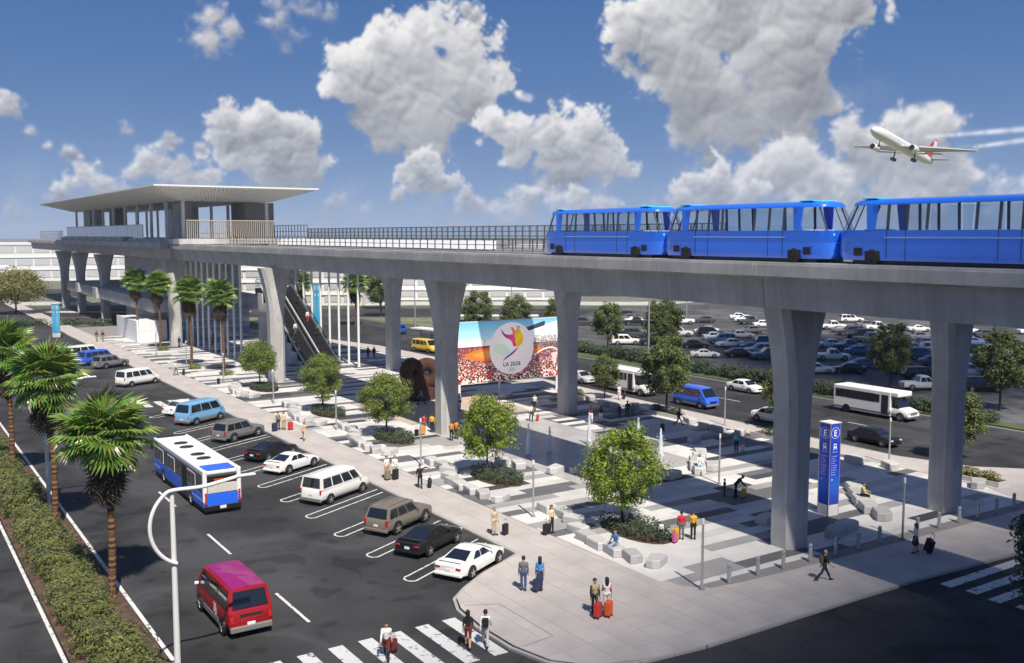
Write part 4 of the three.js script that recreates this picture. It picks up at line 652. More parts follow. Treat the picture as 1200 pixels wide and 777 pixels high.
  // rounded glass ends
  for (const e of [-1, 1]) {
    const rows = []; for (let i = 0; i <= 4; i++) { const y = lerp(1.81, 3.12, i / 4); rows.push(ring(y, 0.015).filter((p) => p[2] * e > 4.3).sort((a, b) => (a[0] - b[0]) * e || 0)); }
    const n = Math.min(...rows.map((r) => r.length)); if (n > 3) P('end_window', TM.glass, loft(rows.map((r) => r.slice(0, n)), false, false, 0.9));
    for (const x of [-0.62, 0.62]) P('end_pillar', TM.post, bar([x * 1.6, 1.81, e * (half(1.81) - 0.42)], [x * 1.5, 3.12, e * (half(3.12) - 0.4)], 0.05, 5));
    P('end_pillar', TM.post, bar([0, 1.81, e * (half(1.81) - 0.1)], [0, 3.12, e * (half(3.12) - 0.1)], 0.035, 5));
    P('coupler', M.dark, bx(0.5, 0.3, 0.7, 0, 0.55, e * 6.9)); 
    for (const s of [-1, 1]) { P('end_lamp', M.clearLamp, rb(0.3, 0.14, 0.12, s * 0.8, 1.55, e * 6.7, 0.04)); P('vent', M.black, bx(0.02, 0.42, 0.5, s * 1.425, 0.66, e * 5.3)); }
  }
  for (const s of [-1, 1]) for (const zz of [-4.4, 4.4]) { P('wheel_well', M.black, rb(0.06, 0.5, 0.9, s * 1.415, 0.46, zz, 0.02)); addWheel(t, s * 1.34, zz, 0.4, 0.24, M.dark); }
  for (const zz of [-5.0, 5.0]) P('bench_seat', TM.inner, rb(2.1, 0.5, 0.5, 0, 1.6, zz, 0.06));
}
trainCar('last blue train car, leftmost of the three on the guideway', -56.1, 1); trainCar('middle blue train car with rounded glass end', -42.3, 1); trainCar('front blue train car cut by the right edge of the picture', -28.3, 1);

// ---------------------------------------------------------------- airliner
{
  const R = 500, t = thing('airliner', 'white airliner with red tail coming in to land with wheels down', 'airplane', [0.8219977 * R - 5.5, 18.7 + 0.0811619 * R, -0.5636777 * R - 3.6]);
  const P = (n, m, ...g) => part(n, G(g), m, t), w = paint(0.72, 0.72, 0.70), gr = std(0.38, 0.39, 0.40, 0.5), rd_ = paint(0.45, 0.02, 0.03);
  const prof = [[0, -29.5], [0.9, -29.2], [1.7, -28], [2.35, -26], [2.7, -23.5], [2.8, -20], [2.8, 12], [2.6, 18], [2.0, 24], [1.1, 29], [0.4, 31], [0, 31.2]];
  P('fuselage', w, new THREE.LatheGeometry(prof.map(([r, z]) => new THREE.Vector2(r, z)), 28).rotateX(PI / 2));
  const wing = (s, root, tip, x1, zr, zt, y0, y1, th) => poly([[0, y0, zr], [0, y0, zr + root], [s * x1, y1, zt + tip], [s * x1, y1, zt], [0, y0 + th, zr + 1], [0, y0 + th, zr + root - 1], [s * x1, y1 + th * 0.3, zt + tip - 0.3], [s * x1, y1 + th * 0.3, zt + 0.3]], s > 0 ? [[0, 1, 2, 3], [7, 6, 5, 4], [0, 3, 7, 4], [1, 5, 6, 2], [3, 2, 6, 7], [0, 4, 5, 1]] : [[3, 2, 1, 0], [4, 5, 6, 7], [4, 7, 3, 0], [2, 6, 5, 1], [7, 6, 2, 3], [1, 5, 4, 0]], 0.3);
  for (const s of [-1, 1]) {
    const wg = P('wing', gr, wing(s, 12, 2.4, 30, -8, 7.5, -1.6, 1.3, 1.1)); part('winglet', G(bx(0.2, 2.4, 1.8, s * 30, 2.4, 9)), gr, wg); part('flap', G(bx(12, 0.3, 2.0, s * 10, -1.3, 6.4, s * 0.06)), gr, wg);
    P('tailplane', gr, wing(s, 5, 1.6, 9.6, 24, 27.5, 0.8, 1.4, 0.5));
    const en = P('engine', w, new THREE.LatheGeometry([[0, -2.6], [1.35, -2.8], [1.6, -2.4], [1.6, 0.5], [1.0, 2.6], [0, 2.6]].map(([r, z]) => new THREE.Vector2(r, z)), 20).rotateX(PI / 2).translate(s * 9.6, -2.6, -7)); part('intake', G(new THREE.CylinderGeometry(1.3, 1.3, 0.1, 20).rotateX(PI / 2).translate(s * 9.6, -2.6, -9.82)), M.black, en); part('pylon', G(bx(0.4, 1.6, 3.4, s * 9.6, -1.0, -5.6)), gr, en);
    P('main_gear', M.dark, bar([s * 5, -1.6, 3], [s * 5, -5.2, 3], 0.3), new THREE.CylinderGeometry(0.75, 0.75, 1.5, 14).rotateZ(PI / 2).translate(s * 5, -5.4, 2.1), new THREE.CylinderGeometry(0.75, 0.75, 1.5, 14).rotateZ(PI / 2).translate(s * 5, -5.4, 3.9));
    for (let i = 0; i < 30; i++) { /* cabin windows */ if (i % 1 === 0) P('cabin_window', M.dark, bx(0.06, 0.36, 0.3, s * 2.78, 0.5, -19 + i * 1.2)); }
  }
  P('tail_fin', rd_, poly([[0.3, 2, 20], [0.3, 2, 28], [0.15, 11, 31.5], [0.15, 11, 28], [-0.3, 2, 20], [-0.3, 2, 28], [-0.15, 11, 31.5], [-0.15, 11, 28]], [[0, 1, 2, 3], [7, 6, 5, 4], [0, 3, 7, 4], [1, 5, 6, 2], [3, 2, 6, 7], [0, 4, 5, 1]], 0.2)); P('fin_top', paint(0.7, 0.7, 0.7), bx(0.42, 3, 3.2, 0, 9, 29.2));
  P('nose_gear', M.dark, bar([0, -2, -21], [0, -5, -21], 0.2), new THREE.CylinderGeometry(0.5, 0.5, 0.9, 12).rotateZ(PI / 2).translate(0, -5.1, -21)); P('cockpit_window', M.dark, bx(2.2, 0.55, 0.8, 0, 1.15, -27.4));
  t.rotation.order = 'YXZ'; t.rotation.set(0.2, 1.72, 0.1);
}
console.log('train done');

// ---------------------------------------------------------------- screen, pylons, lamps, bollards, benches, fountain
{
  const W = 15.4, H = 7.0, t = thing('video_screen', 'huge screen showing a stadium crowd and a round emblem, between columns', 'screen', [62.3, 0.12, -95]);
  const map = canvasTex(1536, 700, (c, w, h) => {
    const r = rng(5), R = (a, b) => a + (b - a) * r();
    const sky = c.createLinearGradient(0, 0, 0, h * 0.35); sky.addColorStop(0, '#6fb4d6'); sky.addColorStop(1, '#c2e2ec'); c.fillStyle = sky; c.fillRect(0, 0, w, h);
    c.fillStyle = '#dfe7ea'; c.beginPath(); c.moveTo(w * 0.62, h * 0.2); c.lineTo(w, h * 0.02); c.lineTo(w, h * 0.4); c.lineTo(w * 0.6, h * 0.4); c.fill();
    c.fillStyle = '#e9e6e2'; c.fillRect(0, h * 0.3, w, h * 0.12); for (let i = 0; i < 60; i++) { c.fillStyle = ['#c9c5c0', '#f5f3ef', '#b4a9a2'][i % 3]; c.fillRect(R(0, w), h * R(0.28, 0.36), R(6, 24), R(10, 34)); }
    c.fillStyle = '#3c3f46'; c.beginPath(); c.moveTo(w * 0.64, h * 0.14); c.lineTo(w * 0.82, h * 0.04); c.lineTo(w * 0.82, h * 0.12); c.lineTo(w * 0.66, h * 0.2); c.fill();
    c.fillStyle = '#7c3f3a'; c.fillRect(0, h * 0.4, w, h * 0.6);
    const crowd = (n, x0, x1, y0, y1, cols, s0, s1) => { for (let i = 0; i < n; i++) { c.fillStyle = cols[Math.floor(r() * cols.length)]; const y = R(y0, y1), s = lerp(s0, s1, (y - y0) / (y1 - y0)); c.beginPath(); c.arc(R(x0, x1), y, s * R(0.6, 1.2), 0, 7); c.fill(); } };
    const mix = ['#5a2a2c', '#8f3c3a', '#c9a69a', '#2e2730', '#e7dcd2', '#a5514a', '#3d3b4d', '#d36a5b', '#6d5560', '#f2ece4', '#47202a'];
    crowd(3800, 0, w, h * 0.42, h * 0.72, mix, 3, 6);
    c.fillStyle = '#d9712c'; c.beginPath(); c.ellipse(w * 0.46, h * 0.53, w * 0.36, h * 0.12, -0.03, 0, 7); c.fill(); c.fillStyle = '#e88a45'; c.beginPath(); c.ellipse(w * 0.44, h * 0.53, w * 0.27, h * 0.075, -0.03, 0, 7); c.fill();
    c.fillStyle = '#9bb074'; c.beginPath(); c.ellipse(w * 0.45, h * 0.53, w * 0.16, h * 0.045, 0, 0, 7); c.fill();
    crowd(2600, 0, w, h * 0.66, h * 0.88, mix, 5, 8); crowd(1500, w * 0.72, w, h * 0.28, h * 0.5, ['#39343c', '#574c52', '#8a7f80', '#2a2429', '#b3a6a4'], 3, 5);
    crowd(1400, 0, w, h * 0.85, h * 0.99, ['#f3efe9', '#c9352f', '#2b2328', '#e8c9b7', '#7d2b2b', '#d9d3c8', '#5c7f6c', '#933', '#1f1d22'], 8, 13);
    c.strokeStyle = '#efe9e6'; c.lineWidth = 14; c.beginPath(); c.moveTo(w * 0.72, h * 0.62); c.bezierCurveTo(w * 0.8, h * 0.5, w * 0.9, h * 0.46, w * 0.94, h * 0.56); c.stroke(); c.strokeStyle = '#6a4d86'; c.lineWidth = 12; c.beginPath(); c.moveTo(w * 0.7, h * 0.7); c.bezierCurveTo(w * 0.8, h * 0.62, w * 0.88, h * 0.56, w * 0.93, h * 0.66); c.stroke(); c.fillStyle = '#e3b6b0'; c.beginPath(); c.moveTo(w * 0.88, h * 0.6); c.lineTo(w * 0.95, h * 0.58); c.lineTo(w * 0.91, h * 0.84); c.fill();
    c.fillStyle = '#d83a3f'; c.fillRect(w * 0.3, h * 0.85, 60, 40); c.fillStyle = '#e88ba0'; c.fillRect(w * 0.58, h * 0.82, 60, 50);
    // round emblem
    const cx = w * 0.515, cyy = h * 0.47, rr = h * 0.435; const g = c.createRadialGradient(cx, cyy - 40, 20, cx, cyy, rr); g.addColorStop(0, '#fdf7f3'); g.addColorStop(0.6, '#f6e9e4'); g.addColorStop(1, '#f1e4e6'); c.fillStyle = g; c.beginPath(); c.arc(cx, cyy, rr, 0, 7); c.fill();
    c.fillStyle = 'rgba(190,228,190,0.55)'; c.beginPath(); c.ellipse(cx - rr * 0.45, cyy + 10, rr * 0.4, rr * 0.22, 0.3, 0, 7); c.fill();
    const shape = (pts, cols) => { const [a, b] = [pts[0], pts[Math.floor(pts.length / 2)]], q = c.createLinearGradient(cx + a[0] * rr, cyy + a[1] * rr, cx + b[0] * rr, cyy + b[1] * rr); cols.forEach((k, i) => q.addColorStop(i / (cols.length - 1), k)); c.fillStyle = q; c.beginPath(); c.moveTo(cx + pts[0][0] * rr, cyy + pts[0][1] * rr); for (let i = 1; i < pts.length; i += 2) { const p = pts[i], e = pts[(i + 1) % pts.length]; c.quadraticCurveTo(cx + p[0] * rr, cyy + p[1] * rr, cx + e[0] * rr, cyy + e[1] * rr); } c.fill(); };
    shape([[-0.5, -0.8], [-0.46, -0.5], [-0.2, -0.38], [0.02, -0.3], [0.04, -0.12], [0.1, 0.0], [0.24, -0.1], [0.16, -0.3], [0.12, -0.55], [-0.1, -0.5], [-0.3, -0.56], [-0.42, -0.66]], ['#4b3aa0', '#a83aa6', '#ee4b7c', '#e8417f']);
    shape([[-0.08, -0.8], [0.1, -0.86], [0.14, -0.62], [0.15, -0.4], [0.06, -0.45], [0.04, -0.7]], ['#f0893c', '#f15a4a']);
    shape([[0.14, -0.66], [0.3, -0.86], [0.42, -0.62], [0.6, -0.42], [0.5, -0.24], [0.4, -0.02], [0.24, -0.06], [0.12, -0.2], [0.16, -0.42]], ['#f2a02c', '#f9d723', '#f3b82a']);
    shape([[0.34, -0.04], [0.1, 0.06], [-0.12, 0.24], [-0.3, 0.3], [-0.42, 0.48], [-0.22, 0.36], [0.0, 0.26], [0.2, 0.14]], ['#ef4f86', '#a43aa0', '#4a3b9c']);
    c.fillStyle = '#a8adb4'; c.beginPath(); c.ellipse(cx + rr * 0.3, cyy - rr * 0.8, rr * 0.1, rr * 0.05, 0.3, 0, 7); c.fill();
    c.fillStyle = '#2b2326'; c.font = `bold ${Math.round(rr * 0.22)}px sans-serif`; c.textAlign = 'center'; c.fillText('LA 2028', cx, cyy + rr * 0.68);
    c.lineWidth = 4; [['#6f9cc4', -0.12, 0], ['#666', 0, 0], ['#d08a8a', 0.12, 0], ['#d9c26a', -0.06, 0.06], ['#8fb98f', 0.06, 0.06]].forEach(([k, dx, dy]) => { c.strokeStyle = k; c.beginPath(); c.arc(cx + dx * rr, cyy + rr * (0.8 + dy), rr * 0.055, 0, 7); c.stroke(); });
  });
  part('picture', plane(W, H, 0, 1.7 + H / 2, 0.13), new THREE.MeshStandardMaterial({ map, roughness: 0.5, emissive: 0xffffff, emissiveMap: map, emissiveIntensity: 0.3 }), t);
  part('cabinet', G(bx(W + 0.16, H + 0.16, 0.24, 0, 1.7 + H / 2, 0)), M.offwhite, t);
  for (const x of [-6.8, -1.4, 6.8]) part('support_post', G(cy(0.16, 0.16, 1.7, x, 0.85, 0, 10)), M.white, t);
}
function pylon(label, x, z, turn, h, col) {
  const t = thing('pylon_sign', label, 'sign', [x, 0.12, z], turn), w = 0.92;
  const face = canvasTex(256, 1536, (c, W, H) => {
    const g = c.createLinearGradient(0, 0, 0, H); col.forEach((k, i) => g.addColorStop(i / (col.length - 1), k)); c.fillStyle = g; c.fillRect(0, 0, W, H);
    c.strokeStyle = '#dfe8f6'; c.lineWidth = 9; c.beginPath(); c.arc(W / 2, 165, 104, 0, 7); c.stroke(); c.fillStyle = '#f4f7fb'; c.font = 'bold 168px sans-serif'; c.textAlign = 'center'; c.textBaseline = 'middle'; c.fillText('E', W / 2, 170);
    c.fillRect(90, 370, 76, 92); c.fillStyle = col[0]; c.fillRect(102, 386, 52, 34); c.fillStyle = '#f4f7fb'; c.fillRect(84, 470, 20, 20); c.fillRect(152, 470, 20, 20);
    c.fillStyle = 'rgba(232,240,252,0.85)'; const r = rng(3); c.fillRect(60, 524, 136, 8); for (let i = 0; i < 9; i++) { c.fillRect(52, 600 + i * 44, 16, 16); c.fillRect(84, 604 + i * 44, 50 + r() * 80, 9); } c.fillRect(60, 1040, 30, 30);
  });
  const fm = new THREE.MeshStandardMaterial({ map: face, roughness: 0.3 });
  part('plinth', G(bx(w + 0.02, 0.75, w + 0.02, 0, 0.375, 0)), M.offwhite, t); part('core', G(bx(w - 0.04, h - 0.8, w - 0.04, 0, 0.75 + (h - 0.8) / 2, 0)), M.metal, t);
  for (let k = 0; k < 4; k++) part('sign_face', plane(w, h - 0.8, 0, 0.75 + (h - 0.8) / 2, w / 2 + 0.003).rotateY((k * PI) / 2), fm, t);
  for (const [a, b] of [[1, 1], [1, -1], [-1, 1], [-1, -1]]) part('corner_strip', G(bx(0.045, h - 0.05, 0.045, a * (w / 2), h / 2 + 0.02, b * (w / 2))), M.metal, t);
  part('cap', G(bx(w + 0.1, 0.06, w + 0.1, 0, h + 0.03, 0)), M.white, t);
}
const deep = ['#2f55c8', '#2a47c4', '#2740c0', '#2a6ad8', '#2b3fae'], sky_ = ['#3fa3cf', '#3fa7d2', '#45b0d6', '#3f9fcf'];
pylon('tall blue pylon sign lettered E standing beside the near column', 52.9, -41.9, -0.08, 6.2, deep); pylon('pale blue pylon sign at the far end of the drop-off road', 28.6, -194, 0.5, 6.1, sky_); pylon('pale blue pylon sign behind the escalators', 75.1, -184.7, 0.5, 9, sky_);
// street lamps with a hoop arm
function hoopLamp(label, x, z) {
  const t = thing('street_lamp', label, 'lamp', [x, 0.07, z], 0, 'hoop arm lamps on the median');
  part('pole', G(cy(0.09, 0.14, 8.6, 0, 4.3, 0, 12)), M.offwhite, t); part('foot', G(cy(0.22, 0.26, 0.3, 0, 0.15, 0, 12)), M.offwhite, t);
  const pts = []; for (let i = 0; i <= 14; i++) { const a = lerp(-1.9, -4.2, i / 14); pts.push([0.55 + Math.cos(a) * 1.45, 7.3 + Math.sin(a) * 1.6, 0.12]); } pts.push([1.2, 8.72, 0.12], [2.7, 8.95, 0.12]);
  part('arm', G(tube(pts, 0.08, 8, 60)), M.offwhite, t); part('lamp_head', G(rb(0.8, 0.09, 0.24, 2.9, 8.95, 0.12, 0.04)), M.offwhite, t);
}
hoopLamp('pale street lamp with a hoop shaped arm in the foreground', 9.55, -38.6); hoopLamp('pale street lamp half hidden by the palms on the median', 9.6, -71.5);
const lampG = G(cy(0.06, 0.075, 3.5, 0, 1.75, 0, 10)), lampB = G(cy(0.16, 0.16, 0.06, 0, 0.03, 0, 12)), lampC = G(cy(0.075, 0.075, 0.3, 0, 3.66, 0, 10));
function lightPole(label, x, z, s = 1) { const t = thing('light_column', label, 'lamp', [x, 0.12, z], 0, 'slim light columns of the plaza'); part('shaft', lampG, M.metal, t); part('base_plate', lampB, M.steel, t); part('light_cap', lampC, M.white, t); t.scale.setScalar(s); }
[[35.9, -36.3, 'slim light column on the plaza corner nearest the viewer'], [52.3, -35.8, 'slim light column on the plaza edge right of the near column'], [52.6, -51.6, 'slim light column in the shade line left of the near column'], [36.1, -52.2, 'slim light column between the two nearest plaza trees'], [36.9, -69.4, 'slim light column beside the third plaza tree'], [69.5, -67.6, 'slim light column on the back pavement by the blue minivan'], [68.8, -48.6, 'slim light column in front of the black sedan'], [36.9, -86.5, 'slim light column beside the fourth plaza tree'], [37, -104, 'slim light column between the two farthest plaza trees'], [37, -122, 'slim light column by the last plaza tree'], [37, -139, 'slim light column among the station palms'], [37, -156, 'slim light column past the station palms']].forEach(([x, z, l]) => lightPole(l, x, z));
for (const [x, z, h, l] of [[91.6, -104, 13, 'tall parking light mast behind the white shuttle bus'], [112, -170, 12, 'tall parking light mast at the far corner of the car park'], [150, -158, 12, 'tall parking light mast far back in the car park'], [92, -175, 12, 'tall light mast beside the far street trees']]) { const t = thing('light_mast', l, 'lamp', [x, 0, z]); part('pole', G(cy(0.09, 0.14, h, 0, h / 2, 0, 8)), M.metal, t); part('lamp_arm', G(bx(2.2, 0.12, 0.3, 0, h, 0)), M.metal, t); }
{ // bollards
  const bodyG = G(cy(0.11, 0.11, 1.0, 0, 0.5, 0, 14)), capG = G(cy(0.09, 0.11, 0.05, 0, 1.025, 0, 14)), bandG = G(cy(0.114, 0.114, 0.05, 0, 0.88, 0, 14));
  [[37.8, -36.2], [40, -36.2], [42, -36.15], [44.2, -36.1], [46.4, -36.1], [48.4, -36.05], [50.4, -36.05], [54, -35.95], [56.2, -35.9], [58.4, -35.9], [60.4, -35.85], [62.5, -35.8], [64.6, -35.8]].forEach(([x, z], i) => {
    const ord = ['first', 'second', 'third', 'fourth', 'fifth', 'sixth', 'seventh', 'eighth', 'ninth', 'tenth', 'eleventh', 'twelfth', 'thirteenth'][i];
    const t = thing('bollard', `${ord} steel bollard from the left along the plaza edge`, 'bollard', [x, 0.12, z], 0, 'bollards along the plaza edge'); part('shaft', bodyG, M.metal, t); part('cap', capG, M.metal, t); part('band', bandG, M.steel, t);
  });
}
// stone seats: uneven six-cornered blocks
const blockGeos = [0, 1, 2, 3].map((k) => { const r = rng(60 + k), a = [[-0.72, -0.38], [0.62, -0.46], [0.78, 0.1], [0.6, 0.44], [-0.6, 0.4], [-0.8, 0]].map(([x, z]) => [x + (r() - 0.5) * 0.16, z + (r() - 0.5) * 0.12]), s = 0.93; return G(loft([a.map(([x, z]) => [x * 0.96, 0, z * 0.96]), a.map(([x, z]) => [x, 0.06, z]), a.map(([x, z]) => [x, 0.44, z]), a.map(([x, z]) => [x * s, 0.5, z * s])].map((q) => q.reverse()), true, true, 0.3)); });
let blockN = 0;
function block(x, z, turn, label, s = 1, y = 0.12, mat) { const m = solo('stone_seat', blockGeos[blockN++ % 4], mat ?? (blockN % 3 ? M.block : M.blockDark), label, 'seat', 'stone seats of the plaza'); m.position.set(x, y, z); m.rotation.y = turn; m.scale.set(s, s, s); return m; }
const ordW = ['first', 'second', 'third', 'fourth', 'fifth', 'sixth', 'seventh', 'eighth', 'ninth', 'tenth'];
const treeZ = [-47.2, -63.4, -80.9, -96.1, -115.8], treeW = ['nearest plaza tree', 'second nearest plaza tree', 'third plaza tree from the viewer', 'fourth plaza tree from the viewer', 'farthest round plaza tree'];
treeZ.forEach((tz, i) => {
  [[-2.0, -2.4, 1.9], [-3.0, -0.6, 1.6], [-3.5, 0.9, 1.5], [-3.72, 2.3, 1.4], [-3.72, 3.8, 1.35], [-3.6, 5.3, 1.2], [-3.05, 6.7, 0.6]].forEach(([dx, dz, a], k) => block(39.5 + dx, tz + dz, a, `${ordW[k]} stone seat in the arc before the ${treeW[i]}`, 1));
  [[-1.8, -5.6, 1.4], [-1.7, -4.0, 1.5]].forEach(([dx, dz, a], k) => { if (i < 4) block(39.5 + dx, tz + dz, a, `${k ? 'nearer' : 'farther'} of two stone seats beyond the ${treeW[i]}`, 1.05); });
});
[[44.6, -61.2, 0.4, 'stone seat at the near left corner of the fountain court'], [46.1, -60.1, 0.2, 'stone seat at the near edge of the fountain court'], [42.9, -64.1, 1.2, 'nearer stone seat left of the fountain court'], [42.4, -65.7, 1.3, 'farther stone seat left of the fountain court']].forEach(([x, z, a, l]) => block(x, z, a, l, 1.1));
[[67.7, -86.6, 1.2, 'stone seat by the far column near the back pavement'], [66.7, -83, 1.3, 'stone seat left of a pair along the back pavement'], [66.9, -81.5, 1.3, 'stone seat right of a pair along the back pavement'], [68.2, -79.6, 0.9, 'stone seat beside the street tree at the back'], [60.6, -93, 0.5, 'pale stone seat in front of the big screen'], [67.2, -67.8, 1.4, 'left stone seat of two near the back light column'], [67, -66, 1.4, 'right stone seat of two near the back light column'], [67.6, -70.4, 1.2, 'stone seat behind the walking person at the back'], [67.4, -63.6, 0.7, 'stone seat behind the person in teal'], [61.6, -63.6, 0.6, 'stone seat in the shade behind the seat group'], [66.8, -50.4, 1.3, 'stone seat right of the pylon at the back'], [67.6, -47.6, 1.1, 'stone seat left of the far right column'], [68, -40.4, 0.5, 'stone seat at the right end of the back planter'], [50.8, -54.9, 0.3, 'stone seat in shade beside the nearest tree'], [47.9, -42.7, 0.2, 'stone seat at the foot of the near column'], [49.4, -38.5, 0.4, 'left stone seat in shade right of the near column'], [51.0, -38.9, 0.2, 'right stone seat in shade right of the near column']].forEach(([x, z, a, l]) => block(x, z, a, l, 1.1));
[[59.2, -44.6], [57.9, -43.4], [56.8, -42.2], [55.8, -40.8], [55.1, -39.3]].forEach(([x, z], k) => block(x, z, 0.85, `${ordW[k]} seat from the far end of the stepped bench right of the pylon`, 1.18));
[[57.9, -59], [56.8, -58.0], [55.6, -57.1], [54.5, -56], [53.8, -54.9], [55.4, -55.1]].forEach(([x, z], k) => block(x, z, 0.85, `${ordW[k]} seat from the far end of the stepped bench left of the near column`, 1.18));
// low planter walls at the back
for (const [x, z, w, d, l] of [[69.6, -41.2, 1.4, 3.6, 'low stone planter right of the far column'], [68.4, -74.6, 1.4, 4.6, 'low stone planter round the back street tree'], [68.6, -61.2, 1.2, 3.4, 'low stone planter behind the near column'], [67.6, -88.6, 1.2, 3.2, 'low stone planter beside the screen column']]) { const t = thing('planter', l, 'planter', [x, 0.12, z]); part('soil', G(bx(w - 0.2, 0.3, d - 0.2, 0, 0.15, 0)), M.soil, t); for (const s of [-1, 1]) { part('edge_stone', G(bx(0.1, 0.38, d, s * (w / 2 - 0.05), 0.19, 0)), M.block, t); part('edge_stone', G(bx(w - 0.2, 0.38, 0.1, 0, 0.19, s * (d / 2 - 0.05))), M.block, t); } }
// planting beds under the plaza trees
treeZ.forEach((tz) => struct('planting_bed', G(prism(Array.from({ length: 18 }, (_, i) => { const a = (i / 18) * 2 * PI; return [39.6 + Math.cos(a) * 1.5, tz + 1.2 + Math.sin(a) * 3.0]; }), 0.05, 0.15)), M.soil));
// fountain jets
{
  const water = new THREE.MeshPhysicalMaterial({ color: new THREE.Color().setRGB(0.86, 0.9, 0.93), roughness: 0.35, transmission: 0.45, thickness: 0 });
  [[46.1, -67.4, 2.7, 'leftmost of the five fountain jets'], [48.3, -67.4, 2.2, 'second fountain jet from the left'], [52.9, -67.8, 2.9, 'middle fountain jet of the five'], [56.0, -64.8, 2.6, 'fourth fountain jet from the left'], [55.4, -61.2, 2.3, 'rightmost of the five fountain jets']].forEach(([x, z, h, l], k) => {
    const t = thing('fountain_jet', l, 'fountain', [x, 0.125, z], 0, 'water jets in the fountain court'), r = rng(70 + k);
    part('nozzle', G(cy(0.12, 0.12, 0.03, 0, 0.015, 0, 12)), M.steel, t);
    const rings = []; for (let i = 0; i <= 14; i++) { const y = (i / 14) * h, w = lerp(0.26, 0.07, Math.pow(i / 14, 0.7)); rings.push(Array.from({ length: 9 }, (_, j) => { const a = -(j / 9) * 2 * PI, q = w * (0.75 + r() * 0.5); return [Math.cos(a) * q, y, Math.sin(a) * q]; })); }
    part('water_column', G(loft(rings, true, true, 1.2)), water, t);
    const drops = []; for (let i = 0; i < 60; i++) { const a = r() * 7, q = 0.12 + r() * 0.3, y = r() * h * 0.85, s = 0.02 + r() * 0.03; drops.push(new THREE.OctahedronGeometry(s).translate(Math.cos(a) * q, y, Math.sin(a) * q)); }
    const d = part('spray', G(drops), water, t); d.userData.kind = 'stuff';
  });
}
// rust sculpture
{
  const t = thing('sculpture', 'rust brown curved metal sculpture behind the plaza column', 'sculpture', [51.2, 0.12, -97.5]), rust = std(0.11, 0.042, 0.026, 0.85, { map: T.soil });
  const tor = (R, r, x, y, z, ry, a = 2 * PI) => new THREE.TorusGeometry(R, r, 12, 30, a).rotateY(ry).translate(x, y, z);
  part('ring', G(tor(1.05, 0.72, -0.5, 3.1, 0, 0.5)), rust, t); part('ring', G(tor(1.0, 0.75, 1.3, 3.0, 0.3, -0.4)), rust, t); part('base', G(loft([[0, 2.6, 1.3], [1.2, 2.5, 1.2], [2.2, 1.9, 0.9], [2.9, 1.2, 0.6]].map(([y, a, b]) => Array.from({ length: 14 }, (_, j) => [Math.cos(-j / 14 * 2 * PI) * a + 0.3, y, Math.sin(-j / 14 * 2 * PI) * b])), true, true, 0.8)), rust, t);
}
// shelters and buildings behind
function shelter(label, x, z, turn, L, c) { const t = thing('bus_shelter', label, 'shelter', [x, 0, z], turn); part('roof', G(bx(L, 0.2, 2.4, 0, 3.0, 0)), M.white, t); for (let i = 0; i <= Math.round(L / 3); i++) part('post', G(bx(0.12, 2.9, 0.12, -L / 2 + 0.2 + i * ((L - 0.4) / Math.round(L / 3)), 1.45, -0.9)), M.steel, t); for (let i = 0; i < Math.round(L / 3); i++) part('back_panel', G(bx((L - 0.4) / Math.round(L / 3) - 0.16, 1.8, 0.06, -L / 2 + 0.2 + (i + 0.5) * ((L - 0.4) / Math.round(L / 3)), 1.2, -0.95)), c, t); part('bench', G(bx(L * 0.7, 0.08, 0.4, 0, 0.5, -0.6)), M.steel, t); }
shelter('long bus shelter with blue panels behind the screen', 101, -162, -0.98 + 0.4, 20, std(0.06, 0.14, 0.34, 0.4)); shelter('pale bus shelter beside the yellow van', 78.6, -143, -1.35, 9, M.offwhite);
function farBuilding(name, label, x, z, turn, w, d, h, floors, bays, wall, glass) {
  const t = thing(name, label, 'building', [x, 0, z], turn); part('wall', G(bx(w, h, d, 0, h / 2, 0)), wall, t); part('roof', G(bx(w + 0.8, 0.5, d + 0.8, 0, h + 0.25, 0)), M.white, t);
  const fh = h / floors, g = G(bx(w / bays - 0.7, fh * 0.5, 0.2)), sg = G(bx(w + 0.5, 0.35, 0.5));
  for (let f = 0; f < floors; f++) { for (let i = 0; i < bays; i++) { const q = part('window', g, glass, t); q.position.set(-w / 2 + (i + 0.5) * (w / bays), f * fh + fh * 0.55, d / 2 + 0.05); } const s = part('floor_band', sg, M.white, t); s.position.set(0, (f + 1) * fh - 0.3, d / 2 + 0.1); }
}
farBuilding('terminal_building', 'long pale terminal building at the far left', 8, -455, -0.1, 190, 30, 15, 3, 30, M.offwhite, std(0.46, 0.48, 0.5, 0.4)); farBuilding('terminal_building', 'low white hall in front of the far left terminal', 6, -400, -0.1, 75, 18, 7, 1, 12, M.white, std(0.5, 0.51, 0.53, 0.4));
farBuilding('parking_garage', 'white parking garage behind the escalator tubes', 92, -268, -0.58, 62, 30, 13, 4, 12, M.offwhite, std(0.42, 0.425, 0.43, 0.6)); farBuilding('parking_garage', 'wide pale garage seen between the middle columns', 152, -252, -0.58, 52, 26, 10, 3, 10, M.white, std(0.45, 0.455, 0.46, 0.6)); farBuilding('airport_hangar', 'low pale hangar on the horizon behind the train', 420, -420, -0.8, 240, 40, 12, 1, 14, M.offwhite, std(0.4, 0.42, 0.45, 0.5)); farBuilding('airport_hangar', 'low grey hangar on the horizon right of the station', 190, -520, -0.4, 170, 40, 13, 1, 12, M.concreteLight, std(0.4, 0.42, 0.45, 0.5));
console.log('objects done');

